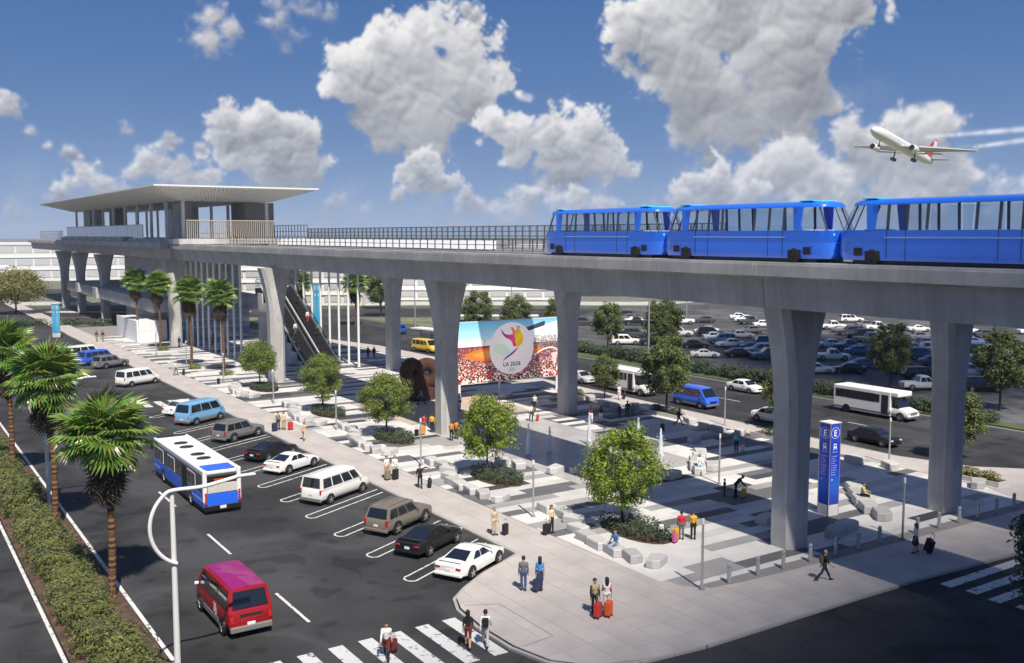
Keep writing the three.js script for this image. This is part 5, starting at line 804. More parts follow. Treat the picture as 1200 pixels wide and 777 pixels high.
// ---------------------------------------------------------------- trees, palms, hedges
const leafMat = (o = {}) => new THREE.MeshPhysicalMaterial({ color: 0xffffff, vertexColors: true, roughness: 0.75, transmission: 0.46, thickness: 0, side: THREE.DoubleSide, ...o });
const LEAF = leafMat(), BARK = std(0.11, 0.085, 0.065, 0.95, { map: T.bark });
function leafCloud(pts, cols, r, s0, s1) { // pts: [x,y,z, nx,ny,nz]; each leaf is a bent four-cornered face
  const n = pts.length, pos = new Float32Array(n * 18), nor = new Float32Array(n * 18), col = new Float32Array(n * 18), a = V3(), b = V3(), c = V3(), N = V3();
  for (let i = 0; i < n; i++) {
    const p = pts[i]; N.set(p[3] + (r() - 0.5) * 1.5, p[4] + (r() - 0.5) * 1.5 + 0.45, p[5] + (r() - 0.5) * 1.5).normalize();
    a.set(r() - 0.5, r() - 0.5, r() - 0.5).cross(N).normalize(); b.crossVectors(N, a); const s = lerp(s0, s1, r()), w = s * 0.42;
    const q = [[-s, 0, 0], [0, -w, 0.15 * s], [s, 0, -0.12 * s], [0, w, 0.15 * s]].map(([u, v, k]) => [p[0] + a.x * u + b.x * v + N.x * k, p[1] + a.y * u + b.y * v + N.y * k, p[2] + a.z * u + b.z * v + N.z * k]);
    const k = cols[Math.floor(r() * cols.length)], f = 0.8 + r() * 0.4;
    [0, 1, 2, 0, 2, 3].forEach((m, j) => { const o = i * 18 + j * 3; pos[o] = q[m][0]; pos[o + 1] = q[m][1]; pos[o + 2] = q[m][2]; nor[o] = N.x; nor[o + 1] = N.y; nor[o + 2] = N.z; col[o] = k[0] * f; col[o + 1] = k[1] * f; col[o + 2] = k[2] * f; });
  }
  const g = new THREE.BufferGeometry(); g.setAttribute('position', new THREE.BufferAttribute(pos, 3)); g.setAttribute('normal', new THREE.BufferAttribute(nor, 3)); g.setAttribute('color', new THREE.BufferAttribute(col, 3)); return g;
}
const GREEN = { spring: [[0.31, 0.40, 0.008], [0.22, 0.33, 0.008], [0.37, 0.44, 0.010], [0.10, 0.19, 0.008], [0.06, 0.12, 0.008]], mid: [[0.16, 0.22, 0.02], [0.21, 0.26, 0.028], [0.10, 0.16, 0.016], [0.24, 0.27, 0.035]], dark: [[0.045, 0.085, 0.02], [0.06, 0.10, 0.022], [0.035, 0.07, 0.018]], olive: [[0.25, 0.25, 0.045], [0.30, 0.27, 0.05], [0.15, 0.17, 0.03]], hedge: [[0.20, 0.22, 0.03], [0.14, 0.175, 0.022], [0.25, 0.25, 0.045], [0.08, 0.115, 0.018]] };
function crown(seed, h0, h1, rad, clumps, per, s0, s1, cols) {
  const r = rng(seed), pts = [], cyy = (h0 + h1) / 2, hh = (h1 - h0) / 2;
  for (let k = 0; k < clumps; k++) {
    const u = r() * 2 - 1, a = r() * 2 * PI, q = (0.5 + 0.5 * Math.pow(r(), 0.45)) * (r() < 0.16 ? 1.13 : 1), w = Math.sqrt(1 - u * u) * (1 - 0.12 * Math.max(0, u)) * (1 + 0.12 * Math.max(0, -u - 0.2));
    const cx = Math.cos(a) * w * rad * q * 0.86, cz = Math.sin(a) * w * rad * q * 0.86, cyk = cyy + u * hh * q * 0.88, cr = rad * (0.15 + 0.18 * r());
    for (let i = 0; i < per; i++) { const v = V3(r() - 0.5, r() - 0.5, r() - 0.5).normalize(), d = cr * Math.pow(r(), 0.35) * (0.9 + 0.3 * r()); pts.push([cx + v.x * d, cyk + v.y * d * 0.85, cz + v.z * d, v.x, v.y, v.z]); }
  }
  return leafCloud(pts, cols, r, s0, s1);
}
function trunkGeo(seed, h, r0, top) { const r = rng(seed), g = [bar([0, 0, 0], [0.04, h, 0.02], r0, 9, r0 * 0.7)]; for (let i = 0; i < 6; i++) { const a = i * 1.05 + r(), l = top * (0.5 + 0.4 * r()); g.push(bar([0.04, h * (0.82 + 0.15 * r()), 0.02], [Math.cos(a) * l * 0.5, h + l, Math.sin(a) * l * 0.5], r0 * 0.55, 6, r0 * 0.18)); } g.push(bar([0.04, h, 0.02], [0, h + top, 0], r0 * 0.6, 6, r0 * 0.15)); return G(g); }
const plazaKinds = [[6.75, 2.6], [6.5, 2.45], [6.3, 2.5], [6.6, 2.35], [6.1, 2.5]].map(([h, w], k) => ({ c: crown(200 + k * 7, 1.15 + 0.1 * k, h, w, 104 - k * 4, 165, 0.065, 0.135, k > 1 ? [...GREEN.mid, GREEN.spring[1]] : GREEN.spring), t: trunkGeo(30 + k, 2.1, 0.1, 2.6) }));
function tree(name, label, x, z, kind, s = 1, turn = 0, y = 0.12, sy = 1) { const t = thing(name, label, 'tree', [x, y, z], turn, 'leafy trees'); part('trunk', kind.t, BARK, t); part('crown', kind.c, LEAF, t); t.scale.set(s, s * sy, s); return t; }
[['nearest and brightest round plaza tree over stone seats', 0], ['second round plaza tree beside the white van', 1], ['third round plaza tree left of the column', 2], ['fourth round plaza tree beyond the grey car', 3], ['fifth and farthest round plaza tree by the escalator', 4]].forEach(([l, k], i) => tree('plaza_tree', l, 39.5, treeZ[i], plazaKinds[k], 1 - i * 0.01, i * 1.7));
const streetKinds = [0, 1, 2, 3].map((k) => ({ c: crown(240 + k * 5, 2.2 - 0.15 * k, 8.6 - 0.3 * (k % 3), 2.7 + 0.15 * (k % 2), 84, 140, 0.1, 0.19, k % 2 ? GREEN.mid : [...GREEN.mid, ...GREEN.dark]), t: trunkGeo(40 + k, 2.6, 0.13, 3.6) }));
[[68.4, -74.8, 0, 1.02, 'street tree in front of the blue minivan'], [72.9, -63.2, 1, 0.78, 'street tree half behind the near column'], [75.3, -46.5, 0, 0.74, 'low street tree right of the far column'], [102.3, -72.5, 1, 0.98, 'tall tree beside the car park between the right columns'], [100.6, -57.8, 0, 1.05, 'tree at the right edge beside the car park'], [99.8, -123.2, 1, 1.0, 'left tree of two along the car park hedge'], [102.1, -112.4, 0, 1.15, 'right tree of two along the car park hedge'], [69.6, -86.4, 1, 0.62, 'small street tree right of the screen column'], [89.6, -146.8, 0, 1.08, 'left tree of three above the screen'], [95.2, -143, 1, 1.05, 'middle tree of three above the screen'], [101.5, -139, 0, 1.0, 'right tree of three above the screen'], [108.4, -225, 1, 1.5, 'tree behind the far column at the escalators'], [99, -205, 0, 1.3, 'leafy tree behind the white facade tubes']].forEach(([x, z, k, s, l], i) => tree('street_tree', l, x, z, streetKinds[(k + i) % 4], s, i * 2.1, 0.02));
const oliveKind = { c: crown(260, 2.2, 9.5, 6.2, 110, 80, 0.16, 0.34, GREEN.olive), t: trunkGeo(50, 2.4, 0.22, 5) };
tree('olive_tree', 'broad yellow green tree at the far left roadside', 29.5, -258, oliveKind, 1.12, 0.4, 0); tree('olive_tree', 'second yellow green tree at the left picture edge', 18, -268, oliveKind, 1.05, 2.4, 0);
const cornerKind = { c: crown(270, 1.3, 7.2, 3.1, 100, 110, 0.11, 0.2, GREEN.dark), t: trunkGeo(52, 2.0, 0.13, 3.6) };
tree('corner_tree', 'dark tree cut by the lower right picture edge', 45.6, -22.4, cornerKind, 0.9, 0, 0);

// fan palms
function frondGeo(seed, len, fan, dead) {
  const r = rng(seed), pos = [], cols = [], base = V3(0, 0, 0), add = (a, b, c, k) => { for (const p of [a, b, c]) { pos.push(p.x, p.y, p.z); cols.push(...k); } };
  const st = len, rise = dead ? -0.1 : 0.08; // stalk runs along +z from the crown, then the fan opens
  const end = V3(0, rise, st), w = 0.035, sk = dead ? [0.10, 0.07, 0.045] : [0.12, 0.14, 0.04];
  add(V3(-w, 0, 0), V3(w, 0, 0), V3(w * 0.6, rise, st), sk); add(V3(-w, 0, 0), V3(w * 0.6, rise, st), V3(-w * 0.6, rise, st), sk);
  const n = 24;
  for (let i = 0; i < n; i++) {
    const t = (i + 0.5) / n, a = lerp(-2.15, 2.15, t), L = fan * (0.72 + 0.28 * Math.cos(a * 0.55)) * (0.88 + 0.24 * r()), da = 0.074;
    const up = (q) => 0.22 * fan * Math.sin(q * PI * 0.8) * 0.4 - Math.pow(q, 2.6) * fan * (dead ? 0.5 : 0.17) * (0.7 + 0.6 * r());
    const dir = (an, q, dy) => V3(Math.sin(an) * q, rise + dy, st + Math.cos(an) * q);
    const m = 0.66, um = up(m), ut = up(1), p0 = end, c = 0.05 * fan;
    const p1 = dir(a - da, L * m, um), p2 = dir(a + da, L * m, um), pm = dir(a, L * m, um + c), pt = dir(a, L, ut);
    const f = 0.75 + 0.5 * r(), k = dead ? [0.085 * f, 0.058 * f, 0.036 * f] : [lerp(0.10, 0.22, r()) * f, lerp(0.20, 0.32, r()) * f, 0.04 * f];
    add(p0, p1, pm, k); add(p0, pm, p2, k); add(p1, pt, pm, k); add(pm, pt, p2, k);
  }
  const g = new THREE.BufferGeometry(); g.setAttribute('position', new THREE.Float32BufferAttribute(pos, 3)); g.setAttribute('color', new THREE.Float32BufferAttribute(cols, 3)); g.computeVertexNormals(); return g;
}
const fronds = [0, 1, 2, 3].map((k) => frondGeo(300 + k, 1.05, 1.2, false)), deadF = [0, 1].map((k) => frondGeo(320 + k, 0.6, 1.05, true));
const PALM = leafMat({ roughness: 0.36, transmission: 0.3 }), DEAD = leafMat({ roughness: 0.9, transmission: 0.1 });
const PTRUNK = std(0.30, 0.155, 0.07, 0.95, { map: tex(256, 1, (u, v) => { const ring = tnoise(u * 2, v * 9, 9, 44), n = tnoise(u * 8, v * 16, 16, 45); return 0.62 + (ring - 0.5) * 0.75 + (n - 0.5) * 0.4; }) });
function palm(label, x, z, h, s, seed, y = 0.07, grp = 'fan palms') {
  const t = thing('fan_palm', label, 'palm tree', [x, y, z], 0, grp), r = rng(seed);
  const rings = []; for (let i = 0; i <= 16; i++) { const yy = (i / 16) * h, rr = (0.2 - 0.05 * (i / 16)) * (i === 0 ? 1.3 : 1) * (1 + 0.05 * (i % 2)); rings.push(Array.from({ length: 10 }, (_, j) => { const a = -(j / 10) * 2 * PI; return [Math.cos(a) * rr + 0.12 * Math.sin(yy * 0.4), yy, Math.sin(a) * rr]; })); }
  part('trunk', G(loft(rings, true, true, 1.2)), PTRUNK, t); const top = [0.12 * Math.sin(h * 0.4), h, 0];
  part('skirt', G(loft([[-2.3, 0.2], [-1.9, 0.42], [-1.0, 0.5], [0.1, 0.28]].map(([yy, q]) => Array.from({ length: 12 }, (_, j) => { const a = -(j / 12) * 2 * PI, w = q * s * (0.8 + 0.4 * r()); return [Math.cos(a) * w, h + yy * s, Math.sin(a) * w]; })), true, true, 0.8)), std(0.06, 0.042, 0.03, 0.95, { map: T.bark }), t);
  for (let i = 0; i < 44; i++) { const m = part('frond', fronds[i % 4], PALM, t), el = lerp(1.25, -0.75, Math.pow(i / 43, 0.9)) + (r() - 0.5) * 0.25; m.position.set(...top); m.rotation.order = 'YXZ'; m.rotation.set(-el, i * 2.399 + r() * 0.3, (r() - 0.5) * 0.7); m.scale.setScalar(s * (0.85 + 0.3 * r())); }
  for (let i = 0; i < 34; i++) { const m = part('dead_frond', deadF[i % 2], DEAD, t), el = lerp(-0.8, -1.45, r()); m.position.set(top[0], h - r() * 1.7 * s, top[2]); m.rotation.order = 'YXZ'; m.rotation.set(-el, i * 2.399 + r() * 0.4, (r() - 0.5) * 0.6); m.scale.setScalar(s * (0.75 + 0.35 * r())); }
  return t;
}
palm('large fan palm on the median in front of the bus', 9.75, -52.2, 8.4, 1.16, 401); palm('fan palm behind the largest one on the median', 9.2, -66.5, 9.6, 1.14, 402); palm('fan palm cut by the left picture edge', 8.6, -82.5, 9.8, 1.14, 403);
[[39.6, -180, 'leftmost of the four fan palms before the station'], [39.3, -163, 'second of the four fan palms before the station'], [37.4, -138, 'third of the four fan palms before the station'], [39.3, -129.6, 'rightmost of the four fan palms before the station']].forEach(([x, z, l], i) => palm(l, x, z, 10.6, 1.12, 410 + i, 0.12, 'station palms'));
palm('fan palm seen between the white facade tubes', 84, -186, 8.5, 1.4, 420, 0, 'far palms'); palm('fan palm behind the blue sign and tubes', 76, -196, 8.5, 1.4, 421, 0, 'far palms');

// hedge on the median: a mass of leafy shrubs
function shrub(label, x, z, w, h, d, n, cols, seed, name = 'shrub', y = 0.07, grp = 'shrubs', s = [0.07, 0.15]) {
  const r = rng(seed), pts = [];
  for (let i = 0; i < n; i++) { const v = V3(r() - 0.5, r() - 0.35, r() - 0.5).normalize(), q = Math.pow(r(), 0.28), bump = 0.78 + 0.34 * vnoise(v.x * 3 + seed, v.z * 3 + v.y * 2) ; pts.push([v.x * w * q * bump, Math.max(0.03, h * 0.42 + v.y * h * 0.58 * q * bump), v.z * d * q * bump, v.x, v.y, v.z]); }
  const t = thing(name, label, 'shrub', [x, y, z], 0, grp); part('foliage', leafCloud(pts, cols, r, ...s), LEAF, t);
  part('stem', G(...[0, 1, 2, 3].map((k) => bar([0, 0, 0], [Math.cos(k * 1.6) * w * 0.6, h * 0.7, Math.sin(k * 1.6) * d * 0.6], 0.04, 5, 0.015))), BARK, t);
  return t;
}
function bushGeo(seed, w, h, d, n, cols, s) { const r = rng(seed), pts = []; for (let i = 0; i < n; i++) { const v = V3(r() - 0.5, r() - 0.35, r() - 0.5).normalize(), q = Math.pow(r(), 0.3), bump = 0.62 + 0.6 * vnoise(v.x * 3.4 + seed, v.z * 3.4 + v.y * 3); pts.push([v.x * w * q * bump, Math.max(0.03, h * 0.42 + v.y * h * 0.58 * q * bump), v.z * d * q * bump, v.x, v.y, v.z]); } return leafCloud(pts, cols, r, ...s); }
function hedge(label, run, geos, grpSeed, mat = LEAF) { const t = thing('hedge', label, 'hedge', [run[0][0], 0.07, run[0][1]]), r = rng(grpSeed); run.forEach(([x, z], i) => { const m = part('bush', geos[Math.floor(r() * geos.length)], mat, t); m.position.set(x - run[0][0] + (r() - 0.5) * 0.5, 0, z - run[0][1] + (r() - 0.5) * 0.6); m.rotation.y = r() * 6.3; m.scale.set(0.9 + r() * 0.4, 0.75 + r() * 0.6, 0.9 + r() * 0.4); }); }
{ const run = []; for (let z = -32; z > -118; z -= 1.25) run.push([8.15, z]); hedge('dense olive green hedge running along the median under the palms', run, [0, 1, 2, 3, 4].map((k) => bushGeo(500 + k, 1.22, 1.4, 1.4, 2600, GREEN.hedge, [0.05, 0.11])), 61); }
// dark ground cover under the plaza trees, low shrubs at the back
treeZ.forEach((tz, i) => { const r = rng(640 + i), pts = []; for (let k = 0; k < 1900; k++) { const a = r() * 7, q = Math.sqrt(r()); const x = Math.cos(a) * 1.5 * q, z = 1.2 + Math.sin(a) * 3.0 * q; pts.push([x, 0.05 + r() * (0.45 + 0.25 * vnoise(x * 1.5 + i * 9, z * 1.5)), z, (r() - 0.5), 0.8, (r() - 0.5)]); } const m = shade(new THREE.Mesh(leafCloud(pts, GREEN.dark, r, 0.06, 0.16), LEAF)); m.name = numbered('ground_cover'); m.userData = { kind: 'stuff', label: 'dark low planting under a plaza tree', category: 'plants' }; m.position.set(39.6, 0.15, tz); scene.add(m); });
[[69.6, -42.2, 'left tuft of dry shrub in the planter right of the far column'], [69.6, -40.6, 'right tuft of dry shrub in the planter right of the far column'], [68.5, -60.8, 'low shrub behind the near column'], [68.4, -76.2, 'left low shrub under the back street tree'], [68.4, -73.4, 'right low shrub under the back street tree'], [67.6, -88.8, 'low shrub in the planter beside the screen column']].forEach(([x, z, l], i) => shrub(l, x, z, 0.7, 0.75, 1.0, 380, i < 2 ? GREEN.olive : GREEN.dark, 700 + i, 'low_shrub', 0.4, 'planter shrubs', [0.06, 0.13]));
{ const run = []; for (let z = -55; z > -132; z -= 2.4) run.push([lerp(93.2, 95.2, (-55 - z) / 77), z]); hedge('dark green hedge between the back street and the car park', run, [0, 1, 2].map((k) => bushGeo(720 + k, 1.4, 1.6, 1.7, 1000, GREEN.dark, [0.1, 0.2])), 71); }
[[39.6, -180], [39.3, -163], [37.4, -138], [39.3, -129.6]].forEach(([x, z], i) => { shrub(['leftmost', 'second', 'third', 'rightmost'][i] + ' tuft of planting at the foot of a station palm', x + 0.3, z + 0.6, 1.1, 0.7, 1.2, 420, GREEN.mid, 740 + i, 'palm_planting', 0.12, 'planting under station palms', [0.08, 0.16]); });
for (let i = 0; i < 9; i++) { const a = (i - 4) * 6; shrub(`${ordW[i]} bush from the left of the row along the far frontage road`, 0.5505 * 202 + 0.8348 * (-128 + i * 7.2), -0.8348 * 202 + 0.5505 * (-128 + i * 7.2), 3.6, 1.6, 1.6, 420, GREEN.dark, 760 + i, 'roadside_bush', -0.05, 'bushes along the frontage road', [0.16, 0.34]); }
console.log('plants done');

// ---------------------------------------------------------------- people (facing -z, feet on y = 0)
function surfaceNets(f, lo, hi, cell) {
  const n = [0, 1, 2].map((k) => Math.ceil((hi[k] - lo[k]) / cell) + 1), id = (i, j, k) => i + n[0] * (j + n[1] * k), val = new Float32Array(n[0] * n[1] * n[2]);
  for (let k = 0; k < n[2]; k++) for (let j = 0; j < n[1]; j++) for (let i = 0; i < n[0]; i++) val[id(i, j, k)] = f(lo[0] + i * cell, lo[1] + j * cell, lo[2] + k * cell);
  const vid = new Int32Array(val.length).fill(-1), pos = [], idx = [], E = [[0, 1], [2, 3], [4, 5], [6, 7], [0, 2], [1, 3], [4, 6], [5, 7], [0, 4], [1, 5], [2, 6], [3, 7]];
  for (let k = 0; k < n[2] - 1; k++) for (let j = 0; j < n[1] - 1; j++) for (let i = 0; i < n[0] - 1; i++) {
    const v = []; for (let c = 0; c < 8; c++) v.push(val[id(i + (c & 1), j + ((c >> 1) & 1), k + (c >> 2))]);
    let x = 0, y = 0, z = 0, m = 0;
    for (const [a, b] of E) if ((v[a] < 0) !== (v[b] < 0)) { const t = v[a] / (v[a] - v[b]); x += lerp(a & 1, b & 1, t); y += lerp((a >> 1) & 1, (b >> 1) & 1, t); z += lerp(a >> 2, b >> 2, t); m++; }
    if (m) { vid[id(i, j, k)] = pos.length / 3; pos.push(lo[0] + (i + x / m) * cell, lo[1] + (j + y / m) * cell, lo[2] + (k + z / m) * cell); }
  }
  for (let k = 1; k < n[2] - 1; k++) for (let j = 1; j < n[1] - 1; j++) for (let i = 1; i < n[0] - 1; i++) {
    const a = val[id(i, j, k)] < 0;
    const q = (p, b) => { if (p.some((w) => w < 0)) return; if (b) idx.push(p[0], p[1], p[2], p[0], p[2], p[3]); else idx.push(p[0], p[2], p[1], p[0], p[3], p[2]); };
    if (a !== val[id(i + 1, j, k)] < 0) q([vid[id(i, j - 1, k - 1)], vid[id(i, j, k - 1)], vid[id(i, j, k)], vid[id(i, j - 1, k)]], a);
    if (a !== val[id(i, j + 1, k)] < 0) q([vid[id(i - 1, j, k - 1)], vid[id(i - 1, j, k)], vid[id(i, j, k)], vid[id(i, j, k - 1)]], a);
    if (a !== val[id(i, j, k + 1)] < 0) q([vid[id(i - 1, j - 1, k)], vid[id(i, j - 1, k)], vid[id(i, j, k)], vid[id(i - 1, j, k)]], a);
  }
  return { pos, idx };
}
// a pose: bones as [ax,ay,az, bx,by,bz, r0, r1, region]
function makePose(o) {
  const B = [], sub = (a, b) => [a[0] - b[0], a[1] - b[1], a[2] - b[2]], H = o.hip ?? 0.92, lean = o.lean ?? 0, sit = o.sit ?? 0;
  const rotX = ([x, y, z], a) => [x, y * Math.cos(a) - z * Math.sin(a), y * Math.sin(a) + z * Math.cos(a)], add = (a, b) => [a[0] + b[0], a[1] + b[1], a[2] + b[2]];
  const pelvis = [0, H, 0], up = (v) => add(pelvis, rotX(v, -lean)); // lean tips towards -z
  const chest = up([0, 0.40, 0]), neck = up([0, 0.55, 0]), head = up([0, 0.70, -0.01]), w = o.female ? 0.9 : 1;
  const bone = (a, b, r0, r1, reg) => B.push([...a, ...b, r0, r1, reg]);
  bone(up([-0.07 * w, 0.0, 0]), up([0.07 * w, 0, 0]), 0.115, 0.115, 'leg'); bone(up([0, 0.05, 0]), up([0, 0.22, 0]), 0.105 * w, 0.115 * w, 'top'); bone(up([-0.09 * w, 0.36, 0]), up([0.09 * w, 0.36, 0]), 0.115 * w, 0.115 * w, 'top'); bone(up([0, 0.2, 0]), chest, 0.12 * w, 0.125 * w, 'top'); bone(up([-0.155 * w, 0.455, 0]), up([0.155 * w, 0.455, 0]), 0.06, 0.06, 'top'); bone(chest, up([0, 0.5, 0]), 0.09, 0.06, 'top');
  bone(neck, up([0, 0.62, 0]), 0.052, 0.05, 'skin'); bone(up([0, 0.665, -0.015]), up([0, 0.74, 0.0]), 0.076, 0.092, 'skin'); bone(up([0, 0.655, -0.075]), up([0, 0.64, -0.06]), 0.03, 0.035, 'skin'); bone(up([0, 0.70, -0.10]), up([0, 0.675, -0.112]), 0.012, 0.018, 'skin'); for (const s of [-1, 1]) bone(up([s * 0.085, 0.69, 0.0]), up([s * 0.09, 0.71, 0.01]), 0.018, 0.02, 'skin');
  const hands = [];
  for (const s of [-1, 1]) {
    const arm = s < 0 ? o.armL : o.armR, sh = up([s * 0.185 * w, 0.44, 0]), [fa, out, bend] = arm ?? [0.05, 0.1, 0.15];
    const dir = (a, ou) => { const v = rotX([0, -1, 0], a); return [v[0] + s * Math.sin(ou), v[1] * Math.cos(ou), v[2]]; };
    const u = dir(fa, out), el = add(sh, u.map((q) => q * 0.29)), f = dir(fa + bend, out * 0.6), wr = add(el, f.map((q) => q * 0.25));
    bone(sh, el, 0.058 * w, 0.045 * w, 'sleeve'); bone(el, wr, 0.043 * w, 0.031 * w, o.bare ? 'skin' : 'fore'); hands.push([wr, f, s]);
    const leg = s < 0 ? o.legL : o.legR, [th, kn] = leg ?? [0, 0], hip = add(pelvis, [s * 0.095, -0.03, 0]), k1 = rotX([0, -1, 0], th), knee = add(hip, k1.map((q) => q * 0.44)), k2 = rotX([0, -1, 0], th - kn), an = add(knee, k2.map((q) => q * 0.42)), toe = add(an, rotX([0, -0.055, -0.17], o.flat ? 0 : (th - kn) * 0.5));
    bone(hip, knee, 0.092, 0.06, 'leg'); bone(knee, add(knee, k2.map((q) => q * 0.16)), 0.058, 0.06, 'shin'); bone(add(knee, k2.map((q) => q * 0.16)), an, 0.06, 0.042, 'shin'); bone(an, toe, 0.045, 0.032, 'shoe'); bone(an, add(an, [0, -0.045, 0.035]), 0.045, 0.04, 'shoe');
  }
  if (o.skirt) bone(add(pelvis, [0, -0.02, 0]), add(pelvis, [0, -0.34, 0]), 0.14, 0.2, 'skirt');
  let lo = 9; for (const b of B) lo = Math.min(lo, b[1] - b[6], b[4] - b[7]);
  for (const b of B) { b[1] -= lo; b[4] -= lo; } for (const h of hands) h[0] = [h[0][0], h[0][1] - lo, h[0][2]];
  const cap = (b, x, y, z) => { const dx = b[3] - b[0], dy = b[4] - b[1], dz = b[5] - b[2], px = x - b[0], py = y - b[1], pz = z - b[2], t = clamp((px * dx + py * dy + pz * dz) / (dx * dx + dy * dy + dz * dz + 1e-9)); return Math.hypot(px - dx * t, py - dy * t, pz - dz * t) - lerp(b[6], b[7], t); };
  const f = (x, y, z) => { let s = 0; for (const b of B) { const d = cap(b, x, y, z); if (d < 0.25) s += Math.exp(-d * 55); } return s > 0 ? -Math.log(s) / 55 : 0.2; };
  const bl = [9, 9, 9], bh = [-9, -9, -9]; for (const b of B) for (let k = 0; k < 3; k++) { bl[k] = Math.min(bl[k], b[k] - 0.16, b[k + 3] - 0.22); bh[k] = Math.max(bh[k], b[k] + 0.16, b[k + 3] + 0.22); }
  const { pos, idx } = surfaceNets(f, bl, bh, 0.026), reg = [];
  for (let i = 0; i < pos.length; i += 3) { let m = 9, g = 'top'; for (const b of B) { const d = cap(b, pos[i], pos[i + 1], pos[i + 2]); if (d < m) { m = d; g = b[8]; } } reg.push(g); }
  // hands: palm and five fingers, curled
  const hg = [];
  for (const [wr, f0, s] of hands) {
    const D = V3(...f0).normalize(), side = V3(0, 0, -1).addScaledVector(D, D.z).normalize(), inn = D.clone().cross(side).normalize(), P = (a, b, c) => V3(...wr).addScaledVector(D, a).addScaledVector(side, b).addScaledVector(inn, c).toArray();
    hg.push(bar(P(-0.01, 0, 0), P(0.085, 0, 0), 0.026, 6, 0.036));
    [[-0.032, 0.058], [-0.011, 0.07], [0.011, 0.075], [0.031, 0.066]].forEach(([o2, l]) => { hg.push(bar(P(0.08, o2, 0), P(0.08 + l * 0.55, o2 * 1.1, 0.008), 0.0095, 5, 0.009)); hg.push(bar(P(0.08 + l * 0.55, o2 * 1.1, 0.008), P(0.08 + l * 0.9, o2 * 1.05, 0.03), 0.009, 5, 0.0075)); });
    hg.push(bar(P(0.02, 0.034, 0.0), P(0.06, 0.066, 0.018), 0.011, 5, 0.009)); hg.push(bar(P(0.06, 0.066, 0.018), P(0.09, 0.06, 0.034), 0.009, 5, 0.008));
  }
  const body = new THREE.BufferGeometry(); body.setAttribute('position', new THREE.Float32BufferAttribute(pos, 3)); body.setIndex(idx); body.computeVertexNormals();
  const bn = body.toNonIndexed(), rg = idx.map((k) => reg[k]), hand = G(hg), hn = hand.attributes.position.count; bn.deleteAttribute('uv'); hand.deleteAttribute('uv');
  const geo = mergeGeometries([bn, hand]); for (let i = 0; i < hn; i++) rg.push('skin');
  const hp = [head[0], head[1] - lo, head[2]];
  return { geo, rg, head: hp, lean, chest: [chest[0], chest[1] - lo, chest[2]], hands: hands.map((h) => h[0]) };
}
const POSES = {
  stand: makePose({ armL: [0.08, 0.12, 0.2], armR: [-0.05, 0.12, 0.25], legL: [0.06, 0.03], legR: [-0.06, 0.02] }),
  standF: makePose({ female: 1, armL: [0.25, 0.1, 0.9], armR: [0.0, 0.12, 0.2], legL: [0.04, 0.02], legR: [-0.05, 0.02] }),
  skirtF: makePose({ female: 1, bare: 1, skirt: 1, armL: [0.1, 0.14, 0.3], armR: [-0.2, 0.14, 0.1], legL: [0.18, 0.08], legR: [-0.18, 0.12] }),
  pull: makePose({ armL: [0.2, 0.1, 0.3], armR: [-0.5, 0.12, 0.05], legL: [0.28, 0.1], legR: [-0.25, 0.2], lean: 0.03 }),
  walk: makePose({ armL: [-0.45, 0.1, 0.35], armR: [0.45, 0.1, 0.4], legL: [0.5, 0.1], legR: [-0.45, 0.35], lean: 0.06 }),
  walkF: makePose({ female: 1, bare: 1, armL: [-0.3, 0.12, 0.2], armR: [0.35, 0.12, 0.3], legL: [0.36, 0.1], legR: [-0.3, 0.25] }),
  wave: makePose({ armL: [0.4, 2.2, 0.1], armR: [-0.35, 0.15, 0.05], legL: [0.2, 0.06], legR: [-0.2, 0.1] }),
  sit: makePose({ hip: 0.55, sit: 1, flat: 1, armL: [0.6, 0.1, 0.7], armR: [0.5, 0.1, 0.7], legL: [1.4, 1.35], legR: [1.35, 1.4], lean: 0.12 }),
  bend: makePose({ lean: 0.75, armL: [0.5, 0.08, 0.2], armR: [0.6, 0.08, 0.2], legL: [0.15, 0.2], legR: [-0.1, 0.1] }),
};
const skinTones = [[0.48, 0.28, 0.19], [0.36, 0.20, 0.13], [0.20, 0.11, 0.07], [0.55, 0.34, 0.25]], bodyMat = new THREE.MeshStandardMaterial({ vertexColors: true, roughness: 0.85 });
const hairCols = { dark: std(0.012, 0.009, 0.008, 0.6), brown: std(0.06, 0.03, 0.015, 0.65), fair: std(0.28, 0.18, 0.08, 0.65), grey: std(0.3, 0.29, 0.28, 0.7) };
const capShape = (sy) => { const g = new THREE.SphereGeometry(0.108, 14, 9, 0, 2 * PI, 0, 1.75); g.scale(0.96, sy, 1.08); return g; };
const hairShort = G(capShape(1.0).rotateX(0.35).translate(0, 0.035, 0.016)), hairLong = G(capShape(1.02).rotateX(0.4).translate(0, 0.035, 0.018), loft([[0.05, 0.09, 0.05, 0.07], [-0.06, 0.1, 0.05, 0.085], [-0.2, 0.095, 0.04, 0.1], [-0.34, 0.06, 0.025, 0.1]].map(([y, a, b, z]) => Array.from({ length: 12 }, (_, j) => [Math.cos(-j / 12 * 2 * PI) * a, y, z + Math.sin(-j / 12 * 2 * PI) * b])), true, true, 1));
const eyeG = G(...[-1, 1].map((s) => new THREE.SphereGeometry(0.011, 6, 5).translate(s * 0.034, 0.015, -0.094)), rb(0.045, 0.01, 0.012, 0, -0.058, -0.094, 0.004, 1));
const packG = G(rb(0.3, 0.42, 0.17, 0, 0, 0.2, 0.06)), strapG = G(...[-1, 1].map((s) => tube([[s * 0.1, 0.14, 0.14], [s * 0.11, 0.17, 0.0], [s * 0.11, 0.05, -0.125], [s * 0.1, -0.16, 0.02]], 0.018, 5, 12)));
